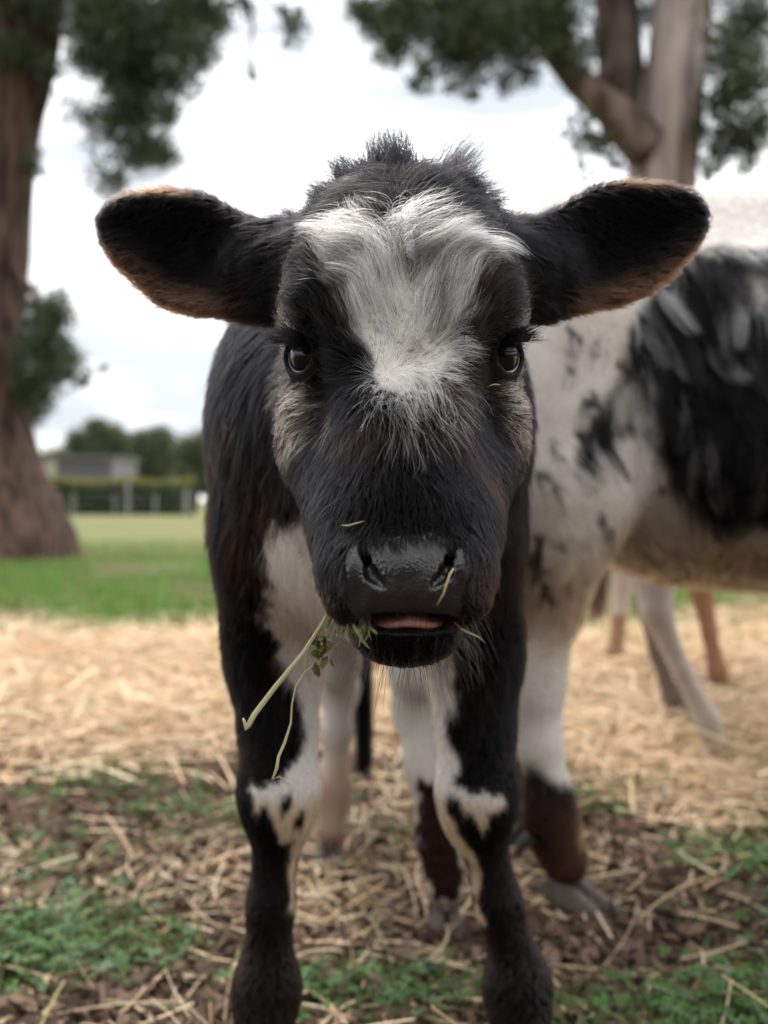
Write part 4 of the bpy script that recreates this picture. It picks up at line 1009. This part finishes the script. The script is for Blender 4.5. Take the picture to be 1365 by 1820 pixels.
def tube(path, rad, seg=18, rough=.05, seed=0):
    """path (n,3), rad (n) -> verts, quads, lumpy round section"""
    path = np.asarray(path, float); rad = np.asarray(rad, float)
    t = np.linspace(0, 1, len(path)); tt = np.linspace(0, 1, max(len(path) * 7, 12))
    pth = np.stack([np.interp(tt, t, path[:, k]) for k in range(3)], 1); rr = np.interp(tt, t, rad)
    for _ in range(4):
        pth[1:-1] = (pth[:-2] + 2 * pth[1:-1] + pth[2:]) / 4; rr[1:-1] = (rr[:-2] + 2 * rr[1:-1] + rr[2:]) / 4
    tan = nrm(np.gradient(pth, axis=0)); ref = np.array((0, 1.0, 0.05)); a = nrm(np.cross(tan, ref)); b = np.cross(tan, a)
    th = np.linspace(0, 2 * math.pi, seg, endpoint=False)
    V = pth[:, None] + (a[:, None] * np.cos(th)[None, :, None] + b[:, None] * np.sin(th)[None, :, None]) * rr[:, None, None]
    V = V.reshape(-1, 3); cen = np.repeat(pth, seg, 0)
    V = cen + (V - cen) * (1 + rough * 2.2 * noise3(V * np.array((1, 1, .3)), 3.2, seed)[:, None] + rough * noise3(V * np.array((1, 1, .3)), 9, seed + 1)[:, None])
    i = np.arange(len(pth) * seg).reshape(len(pth), seg)
    Fq = np.stack([i[:-1], np.roll(i[:-1], -1, 1), np.roll(i[1:], -1, 1), i[1:]], -1).reshape(-1, 4)
    return V, Fq
def leaves(blobs, per, size, colf, droop=.6):
    """blobs: (centre, radius (3,), density) -> verts, quads, colours of lance-shaped leaves, gathered in sprays"""
    Ps = []
    for (c, r, d) in blobs:
        r = np.asarray(r, float); n = int(per * d * (r[0] * r[1] * r[2]) ** (2 / 3.0)); 
        if n < 4: n = 4
        ns = max(3, n // 16)
        u = nrm(rng.normal(size=(ns, 3))) * (rng.random((ns, 1)) ** .62) * r + np.asarray(c)
        k = rng.integers(0, ns, n)
        Ps.append(u[k] + rng.normal(0, .23, (n, 3)) * np.minimum(r, .9))
    p = np.concatenate(Ps); n = len(p)
    d = nrm(rng.normal(size=(n, 3)) + np.array((0, 0, -droop))); s = nrm(np.cross(d, rng.normal(size=(n, 3))))
    L = size * (.6 + .8 * rng.random(n))[:, None]; W = L * .30
    V = np.stack([p - d * L * .5, p + s * W * .5, p + d * L * .5, p - s * W * .5], 1).reshape(-1, 3)
    Fq = np.arange(n * 4).reshape(n, 4)
    return V, Fq, np.repeat(colf(p, n), 4, 0)
def gumcol(p, n):
    t = rng.random((n, 1)); return (np.array((.030, .045, .020)) * (1 - t) + np.array((.075, .095, .040)) * t)
def joinm(parts):
    o = 0; V, Fq = [], []
    for v, f in parts: V.append(v); Fq.append(f + o); o += len(v)
    return np.concatenate(V), np.concatenate(Fq)
M_BARK_RED = bark_mat('brown_bark', (.022, .013, .010), (.115, .070, .052), 10, .18)
M_BARK_PALE = bark_mat('pale_gum_bark', (.11, .08, .068), (.36, .31, .28), 8, .10)
M_BARK_LIMB = bark_mat('limb_bark', (.05, .034, .028), (.15, .11, .09), 8, .3)
def tree(name, base, trunk, limbs, blobs, barkm, label, per, size, colf=gumcol, cat='tree', group=None, limbm=None):
    root = empty(name, base); tag(root, label, cat, group)
    v, f = tube(*trunk, seg=28, rough=.06, seed=3); mesh_obj('trunk', v, f, barkm, root)
    for i, (pp, rr) in enumerate(limbs):
        v, f = tube(pp, rr, seg=14, rough=.06, seed=20 + i); mesh_obj('limb', v, f, limbm or barkm, root)
    v, f, c = leaves(blobs, per, size, colf); mesh_obj('crown', v, f, M_LEAF, root, {'col': c}, smooth=False)
    return root
def B(px, py, rpx, Y, dens=1.0, dy=None):
    s = Y / F_PX; return (P(px, py, Y + (rng.random() - .5) * 1.2), (rpx * s, (dy or rpx * s * 1.2), rpx * s), dens)
YL = 11.4
bl = [B(a, b, r, YL, d) for (a, b, r, d) in ((60, 20, 50, 1.3), (30, 90, 40, 1.0), (85, 110, 26, .8), (150, 20, 55, 1.0), (140, 110, 40, .6), (310, 150, 40, .8), (300, 205, 34, .7), (395, 40, 24, .7), (330, 10, 60, 1.0), (430, 10, 30, .5), (530, 35, 18, .5), (215, 40, 80, 1.3), (300, 50, 75, 1.2), (350, 90, 45, .9), (370, 20, 40, .8), (200, 120, 60, 1.0), (255, 130, 55, 1.2), (230, 200, 60, 1.2), (280, 270, 42, 1.2), (240, 265, 45, .9), (185, 230, 40, .6), (195, 320, 35, .7), (160, 60, 50, .5), (130, 190, 35, .35), (520, 60, 28, .5), (440, 130, 18, .4), (505, 15, 20, .5),
     (20, 20, 60, 1.3), (60, 80, 40, .9), (60, 290, 22, 1.0), (75, 620, 50, 1.6), (95, 560, 42, 1.4), (105, 650, 42, 1.2), (60, 690, 45, 1.3), (70, 730, 30, .9), (150, 675, 14, 1.0), (185, 655, 10, .7), (60, 540, 30, .8))]
for (a, b, r, d) in ((0, -180, 190, .5), (250, -180, 170, .55), (-250, -100, 200, .45), (-200, 150, 120, .4), (450, -200, 120, .4), (-60, -420, 240, .4), (250, -430, 200, .4), (-350, 250, 90, .4)): bl.append(B(a, b, r, YL, d))
tl = tree('gum_tree', (PX(-25, YL), YL, 0),
    ([P(-20, 1010, YL), P(-18, 960, YL), P(-28, 860, YL), P(-32, 700, YL), P(-30, 500, YL), P(-25, 350, YL), P(0, 180, YL), P(30, 40, YL), P(60, -120, YL), P(70, -300, YL)], [.98, .92, .66, .46, .44, .45, .46, .48, .34, .22]),
    [([P(15, 90, YL), P(110, -40, YL), P(230, -150, YL)], [.26, .17, .08]), ([P(-40, 200, YL), P(-160, 40, YL), P(-300, -60, YL)], [.28, .18, .08]), ([P(-20, 430, YL), P(30, 480, YL - .2), P(85, 560, YL - .4)], [.10, .05, .02]), ([P(150, -80, YL), P(220, 60, YL), P(250, 190, YL)], [.09, .05, .02]), ([P(230, -150, YL), P(420, -60, YL), P(520, 50, YL)], [.06, .03, .01]), ([P(420, -60, YL), P(450, 40, YL), P(440, 120, YL)], [.03, .02, .01]), ([P(240, 160, YL), P(270, 230, YL), P(200, 320, YL)], [.025, .018, .008]), ([P(85, 560, YL - .4), P(110, 620, YL - .4), P(175, 660, YL - .4)], [.02, .014, .006])],
    bl, M_BARK_RED, 'big gum tree with thick flared reddish-brown trunk on the grass, leafy sprays hanging', 14000, .074)
YR = 8.0
br_ = [B(a, b, r, YR, d) for (a, b, r, d) in ((640, 15, 30, 1.0), (720, 5, 50, 1.2), (800, 10, 60, 1.2), (880, 10, 60, 1.2), (960, 0, 55, 1.0), (740, 150, 22, .6), (840, 170, 20, .6), (1010, 110, 40, .7), (1150, 20, 40, .7), (665, 30, 42, 1.3), (700, 80, 40, 1.3), (730, 40, 50, 1.2), (790, 90, 50, 1.1), (760, 130, 28, .8), (840, 40, 60, 1.2), (850, 110, 48, 1.1), (810, 150, 25, .7), (900, 70, 50, 1.1), (930, 125, 38, 1.0), (890, 150, 22, .7), (960, 60, 45, .9), (1000, 30, 45, .8), (1040, 90, 50, .7), (1100, 60, 50, .9), (1060, 170, 36, .8), (1040, 235, 34, .7), (1075, 250, 34, .9), (1040, 300, 18, .5), (1010, 230, 18, .5), (1095, 290, 20, .7),
     (1330, 50, 60, 1.2), (1290, 90, 42, .9), (1330, 150, 55, 1.3), (1280, 180, 42, 1.2), (1345, 230, 45, 1.2), (1290, 250, 42, 1.2), (1265, 290, 26, .9), (1330, 285, 26, .8), (1250, 120, 24, .6), (1240, 230, 22, .8))]
for (a, b, r, d) in ((800, -130, 150, .5), (1050, -120, 150, .55), (1300, -120, 160, .5), (1500, 100, 150, .5), (1550, -120, 150, .45), (1100, -330, 210, .4), (1350, -350, 200, .4), (850, -330, 140, .35), (1500, 280, 80, .5)): br_.append(B(a, b, r, YR, d))
tr = tree('gum_tree', (PX(1165, YR), YR, 0),
    ([P(1155, 1040, YR), P(1158, 930, YR), P(1165, 700, YR), P(1168, 450, YR), P(1176, 310, YR), P(1190, 180, YR), P(1208, 60, YR), P(1220, -80, YR), P(1240, -260, YR)], [.36, .30, .27, .26, .255, .225, .21, .19, .12]),
    [([P(1150, 260, YR - .1), P(1090, 200, YR - .15), P(1030, 150, YR - .2), P(975, 80, YR - .2), P(930, 10, YR), P(900, -80, YR)], [.17, .13, .11, .085, .07, .04]), ([P(1130, 235, YR + .3), P(1105, 130, YR + .35), P(1095, 0, YR + .4), P(1100, -120, YR + .4)], [.19, .18, .17, .12]), ([P(1010, 130, YR - .2), P(1000, 50, YR - .3), P(985, -30, YR - .3)], [.07, .055, .03]), ([P(1200, 330, YR + .3), P(1225, 240, YR + .4), P(1240, 100, YR + .5)], [.14, .10, .06]), ([P(1060, 170, YR), P(1090, 90, YR + .3), P(1130, 20, YR + .3)], [.06, .05, .04])],
    br_, M_BARK_PALE, 'gum tree with pale grey trunk and forking limbs standing beyond the heifer', 24000, .052, limbm=M_BARK_LIMB)

# unseen gum trees added behind the camera for dark eye and nose reflections
for (tx, ty, hh, lb) in ((-4.6, -8.0, 5.2, 'unseen gum tree added for dark reflections, the one towards the shed'), (.6, -9.0, 5.6, 'tall unseen gum tree added for dark reflections, directly facing the calf'), (5.6, -8.2, 5.2, 'unseen gum tree added for dark reflections, the one towards the heifer')):
    bb = [((tx + 2.6 * math.cos(k * 1.05) * (1 if k < 6 else .5), ty + 1.6 * math.sin(k * 1.05), hh * (.30 + .5 * ((k * 37) % 10) / 10.0)), (1.9, 1.6, 1.5), .55) for k in range(11)]
    tree('gum_tree', (tx, ty, 0), ([(tx, ty, -.05), (tx + .05, ty, .4), (tx + .1, ty, hh * .35), (tx + .25, ty, hh * .8)], [.55, .40, .30, .10]), [([(tx + .1, ty, hh * .3), (tx + 1.2, ty + .2, hh * .5), (tx + 2.2, ty, hh * .7)], [.18, .12, .05]), ([(tx + .1, ty, hh * .33), (tx - 1.1, ty - .2, hh * .5), (tx - 2.1, ty, hh * .68)], [.18, .12, .05])], bb, M_BARK_RED, lb, 330, .30, group=None)

# far trees behind the shed
def hazecol(p, n):  # leaf tones lightened to carry distance haze in the colour
    t = rng.random((n, 1)); return np.array((.065, .080, .045)) * (1 - t) + np.array((.135, .15, .080)) * t
def far_tree(px, top, w, Y, label, blobs, group='trees beyond the shed'):
    s = Y / F_PX; bx = PX(px, Y)
    bb = [(P(px + a, b - 5, Y) + np.array((0, (rng.random() - .5) * 2, 0)), (1.3 * r * s, 1.2 * r * s, 1.12 * r * s), d) for (a, b, r, d) in blobs]
    return tree('paddock_tree', (bx, Y, 0), ([(bx, Y, 0), (bx + .1, Y, 1.8), (bx + .2, Y, 3.4), (bx, Y, 4.6)], [.35, .26, .20, .08]),
        [([(bx, Y, 1.8), (bx + 1.2, Y, 3.0), (bx + 1.9, Y, 4.0)], [.15, .10, .04]), ([(bx, Y, 1.7), (bx - 1.2, Y, 2.9), (bx - 1.8, Y, 3.8)], [.15, .10, .04])], bb, M_BARK_RED, label, 2600, .30, hazecol, 'tree', group)
far_tree(170, 750, 60, 78, 'tall domed dark tree standing directly behind the grey shed', [(-30, 790, 18, 1.2), (10, 772, 22, .9), (-5, 762, 14, .7), (30, 790, 24, 1.2), (0, 812, 26, 1.3), (-25, 825, 20, 1.2), (35, 830, 26, 1.2), (15, 855, 24, 1)])
far_tree(278, 765, 50, 84, 'round dark tree to the right of the grey shed', [(-25, 795, 20, 1.1), (5, 780, 17, 1), (18, 795, 20, .7), (-10, 820, 26, 1.3), (25, 825, 24, 1.2), (0, 850, 26, 1.2), (-30, 845, 20, 1)])
far_tree(345, 790, 40, 74, 'low olive tree beside the end of the hedge', [(-12, 805, 20, 1.1), (18, 800, 24, 1.1), (40, 825, 26, 1.1), (0, 835, 26, 1.2), (-10, 860, 22, 1.1), (30, 862, 26, 1.2)])
far_tree(225, 790, 40, 88, 'broad tree closing the gap in the tree line behind the shed', [(-40, 835, 26, 1), (0, 815, 24, 1), (35, 815, 24, 1), (-15, 850, 28, 1), (25, 850, 28, 1), (60, 850, 24, 1)])
far_tree(100, 790, 40, 92, 'low tree showing past the open bay end of the shed', [(-25, 845, 22, 1), (0, 825, 20, .9), (25, 820, 22, 1), (0, 850, 24, 1)])
far_tree(440, 790, 40, 80, 'olive tree rising behind the calf beyond the hedge end', [(-20, 815, 26, 1), (10, 800, 26, 1), (30, 830, 26, 1), (0, 850, 30, 1)])
far_tree(1010, 800, 40, 90, 'distant tree beyond the heifer and the gum tree', [(-20, 830, 26, 1), (10, 815, 26, 1), (30, 840, 26, 1), (0, 860, 28, 1)])

# shed
def box(lo, hi):
    lo, hi = np.array(lo, float), np.array(hi, float)
    V = np.array([(x, y, z) for x in (lo[0], hi[0]) for y in (lo[1], hi[1]) for z in (lo[2], hi[2])])
    return V, np.array([(0, 1, 3, 2), (4, 6, 7, 5), (0, 4, 5, 1), (2, 3, 7, 6), (0, 2, 6, 4), (1, 5, 7, 3)])
YS = 60.0
sx0, sx1 = PX(78, YS), PX(200, YS); szt = PZ(814, YS)
shed = empty('shed', ((sx0 + sx1) / 2, YS, 0)); tag(shed, 'grey corrugated metal farm shed behind the hedge', 'shed')
M_SHED = plain('grey_metal', (.15, .147, .157), .55, .4, var=.15, bscale=3); M_CREAM = plain('cream_metal', (.26, .26, .20), .6, .3); M_SROOF = plain('roof_metal', (.17, .17, .17), .5, .4); M_DARK = plain('painted_bay_shade', (.012, .012, .012), .9, .1)
nr = 44; xs_ = np.linspace(sx0 + .75, sx1, nr * 2 + 1); yy = YS + np.where(np.arange(nr * 2 + 1) % 2, -.03, .03)
Vw = np.concatenate([np.stack([xs_, yy, 0 * xs_], 1), np.stack([xs_, yy, 0 * xs_ + szt], 1)]); k = np.arange(nr * 2); m_ = nr * 2 + 1
mesh_obj('front_wall', Vw, np.stack([k, k + 1, k + 1 + m_, k + m_], 1), M_SHED, shed, smooth=False)
v, f = box((sx0, YS - .05, 0), (sx0 + .75, YS + .02, szt)); mesh_obj('corner_panel', v, f, M_CREAM, shed, smooth=False)
v, f = box((sx1 - .05, YS + .06, 0), (sx1, YS + 6, szt)); mesh_obj('side_wall', v, f, M_SHED, shed, smooth=False)
v, f = box((sx0, YS + 5.9, 0), (sx1 - .06, YS + 5.98, szt)); mesh_obj('back_wall', v, f, M_SHED, shed, smooth=False)
v, f = box((sx0 - 1.0, YS + .9, 0), (sx0 - .02, YS + 5.5, szt - .45)); mesh_obj('bay_shade_block', v, f, M_DARK, shed, smooth=False)  # solid near-black block, painted as the shade inside the open bay
v, f = box((sx0 - .25, YS - .3, szt + .004), (sx1 + .25, YS + 6.2, szt + .10)); v[v[:, 1] > YS + 1, 2] += .06; mesh_obj('roof', v, f, M_SROOF, shed, smooth=False)

# hedge
YH = 46.0
hx0, hx1 = PX(-120, YH), PX(345, YH)
hedge = empty('hedge', ((hx0 + hx1) / 2, YH, 0)); tag(hedge, 'long clipped green hedge with yellow-green top behind the wire fence', 'hedge')
n = 26000; x = hx0 + (hx1 - hx0) * rng.random(n); z = rng.random(n) ** .8 * 1.55; p = np.stack([x, YH + rng.normal(0, .38, n), z + .08 * np.sin(x * 2.1) + rng.normal(0, .05, n)], 1)
d = nrm(rng.normal(size=(n, 3))); s = nrm(np.cross(d, rng.normal(size=(n, 3)))); L = .16
V = np.stack([p - d * L * .5, p + s * L * .3, p + d * L * .5, p - s * L * .3], 1).reshape(-1, 3)
tp = sstep(1.20, 1.45, p[:, 2])[:, None]; c = np.array((.035, .065, .025)) * (.6 + .8 * rng.random((n, 1))); c = c * (1 - tp) + np.array((.16, .165, .035)) * tp
rd = (rng.random(n) < .18)[:, None] * tp * (np.sin(x * .9) > .2)[:, None]; c = c * (1 - rd) + np.array((.26, .15, .05)) * rd
mesh_obj('foliage', V, np.arange(n * 4).reshape(n, 4), M_LEAF, hedge, {'col': np.repeat(c, 4, 0)}, smooth=False)
v, f = box((hx0, YH - .28, .02), (hx1, YH + .28, 1.25)); mesh_obj('inner_branches', v, f, plain('hedge_core', (.018, .025, .012), .9, .1), hedge, smooth=False)

# wire fence with pale posts
YF = 42.0
fence = empty('wire_fence', (PX(220, YF), YF, 0)); tag(fence, 'wire fence with pale posts in front of the hedge', 'fence')
M_POST = plain('weathered_post', (.19, .185, .17), .85, .2, var=.3, bscale=4); M_WIRE = plain('wire', (.25, .25, .25), .5, .5)
for (px, top, r) in ((40, 880, .06), (130, 878, .08), (204, 876, .05), (227, 848, .11), (276, 878, .07), (331, 868, .13), (390, 876, .07), (455, 876, .07)):
    xx = PX(px, YF); v, f = tube([(xx, YF, -.1), (xx, YF, .6), (xx + .01, YF, PZ(top, YF))], [r * .8, r * .76, r * .72], seg=10, rough=.02)
    q = len(v); v = np.concatenate([v, v[-10:].mean(0, keepdims=True) + np.array((0, 0, .01))]); f = np.concatenate([f, [(q - 10 + j, q - 10 + (j + 1) % 10, q, q) for j in range(10)]]) if False else f
    mesh_obj('post', v, f, M_POST, fence)
for hz in (.3, .6, .9):
    v, f = tube([(PX(-100, YF), YF - .12, hz), (PX(250, YF), YF - .12, hz - .02), (PX(470, YF), YF - .12, hz)], [.005] * 3, seg=6, rough=0); mesh_obj('wire', v, f, M_WIRE, fence)

# ------------------------------------------------------------------ hay in the calf's mouth and on its face
def stalk(name, pts, w, c, label, thick=.35, cat='hay', parent=None, group=None, kinks=False):
    """a flattened dry stalk along points, closed tube"""
    pts = np.asarray(pts, float); n = len(pts); w = np.broadcast_to(np.asarray(w, float), (n,))
    tan = nrm(np.gradient(pts, axis=0)); sd = nrm(np.cross(tan, np.array((0, 1.0, .2)))); nn = np.cross(tan, sd); seg = 8
    th = np.linspace(0, 2 * math.pi, seg, endpoint=False)
    V = pts[:, None] + sd[:, None] * (np.cos(th)[None] * w[:, None] / 2)[..., None] + nn[:, None] * (np.sin(th)[None] * w[:, None] / 2 * thick)[..., None]
    V = V.reshape(-1, 3); i = np.arange(n * seg).reshape(n, seg)
    Fq = np.stack([i[:-1], np.roll(i[:-1], -1, 1), np.roll(i[1:], -1, 1), i[1:]], -1).reshape(-1, 4)
    caps = np.stack([i[0][::-1], i[-1]])
    C = np.repeat((np.asarray(c)[None] * (.85 + .3 * rng.random((n, 1)))), seg, 0)
    o = mesh_obj(name, V, [Fq, caps], M_STRAW, parent, {'col': C})
    if label: tag(o, label, cat, group)
    return o
HAYC = (.46, .42, .24)
stalk('hay_stalk', [P(592, 1070, .632), P(575, 1105, .625), P(540, 1160, .622), P(490, 1220, .622), P(452, 1270, .622), P(441, 1290, .622), P(438, 1297, .622), P(434, 1282, .622), P(432, 1276, .623)], np.array((3, 5, 6, 6.5, 7, 7, 5, 4, 1.5)) * .00034 * 1.35, HAYC, 'thick straight hay stalk with bent end hanging from the calf\'s mouth')
stalk('hay_stalk', [P(588, 1075, .635), P(580, 1130, .634), P(560, 1180, .634), P(540, 1196, .634), P(526, 1220, .634), P(519, 1250, .634), P(517, 1285, .634), P(506, 1320, .634), P(495, 1345, .634), P(492, 1365, .634), P(484, 1385, .634), P(497, 1380, .634), P(508, 1390, .634), P(516, 1396, .634)], np.array((2, 2.5, 2.5, 2.5, 3, 3, 3.5, 5, 5, 6, 4, 3, 2.5, 1)) * .00034, HAYC, 'thin crooked hay stem dangling lowest from the calf\'s mouth')
stalk('hay_stalk', [P(596, 1072, .630), P(575, 1110, .628), P(550, 1150, .628), P(542, 1180, .628), P(538, 1197, .628)], np.array((2, 3, 3, 3, 1.5)) * .00034, (.42, .40, .20), 'short slim hay blade hanging beside the thick stalk')
def leaf_blob(name, centre, r, label, c):
    n = 26; bases = np.asarray(centre)[None] + rng.normal(0, 1, (n, 3)) * np.array((r * .5, r * .35, r)); parts = []; cols = []
    o = 0; VV, FF = [], []
    for b in bases:
        d = nrm(rng.normal(size=3) + np.array((0, 0, -.6))); s = nrm(np.cross(d, rng.normal(size=3))); nn = np.cross(d, s); L = .005 + .006 * rng.random(); W = L * .55
        v = np.array([b - d * L / 2, b - d * L * .1 + s * W / 2 + nn * W * .2, b + d * L * .25 + s * W * .35 + nn * W * .25, b + d * L / 2, b + d * L * .25 - s * W * .35 + nn * W * .25, b - d * L * .1 - s * W / 2 + nn * W * .2])
        VV.append(v); FF += [(o, o + 1, o + 2, o + 3), (o, o + 3, o + 4, o + 5)]; o += 6; cols.append(np.repeat((np.array(c) * (.6 + .8 * rng.random()))[None], 6, 0))
    ob = mesh_obj(name, np.concatenate(VV), np.array(FF), M_GRASS, None, {'col': np.concatenate(cols)}); tag(ob, label, 'hay'); return ob
leaf_blob('dried_leaf_cluster', P(573, 1150, .626), .0062, 'crumpled dried green leaf cluster caught on the hay by the mouth', (.13, .13, .045))
# tuft: many strands in one bunch
tuft = empty('hay_tuft', P(610, 1085, .630)); tag(tuft, 'bunch of green hay strands sticking out of the calf\'s mouth corner', 'hay')
for i in range(34):
    t = rng.random(); a = P(588 + 62 * t + rng.normal(0, 4), 1070 + 38 * t + rng.normal(0, 5), .612 + .010 * rng.random() - .010 * t); L = (34 + 34 * rng.random()) * (1 - .35 * t)
    ang = rng.normal(0.15 - 1.0 * t * .4, .28); e = a + np.array((-math.sin(ang), -.25 * rng.random(), -math.cos(ang))) * L * .00034; mid = (a + e) / 2 + rng.normal(0, .0018, 3)
    st = a + np.array((.004, .010, .004)); c = np.array((.33, .34, .16)) * (.6 + .7 * rng.random())
    q = [st, a, (a + mid) / 2 + rng.normal(0, .0004, 3), mid, (mid + e) / 2 + rng.normal(0, .0005, 3), e]
    stalk('strand', q, np.array((1, 1.2, 1.2, 1.2, 1, .4)) * (.0009 + .0007 * rng.random()), c, None, parent=tuft)

STC = (.50, .42, .22)
stalk('straw_piece', [P(806, 1010, .5835), P(800, 1020, .5815), P(795, 1034, .580), P(788, 1056, .580), P(781, 1068, .582), P(775, 1078, .584)], np.array((2.5, 5, 4, 4, 3, 1)) * .00031, (.42, .30, .14), 'curved straw piece stuck across the wet nose')
stalk('straw_piece', [P(607, 934, .606), P(620, 934, .604), P(634, 930, .603), P(647, 926, .602)], np.array((1.5, 3, 3, 1)) * .00031, STC, 'tiny pale straw lying on the muzzle above the nostril')
stalk('straw_piece', [P(864, 690, .682), P(872, 685, .680), P(880, 683, .680), P(889, 684, .682)], np.array((1, 2.5, 2.5, 1)) * .00036, (.52, .38, .18), 'tiny golden straw caught in the hair below one eye')
stalk('straw_piece', [P(806, 1104, .610), P(820, 1118, .603), P(836, 1126, .600), P(850, 1132, .600), P(862, 1142, .601)], np.array((2, 3, 3.5, 3, 1)) * .00032, (.40, .38, .20), 'short green hay stem poking from the clean corner of the mouth')
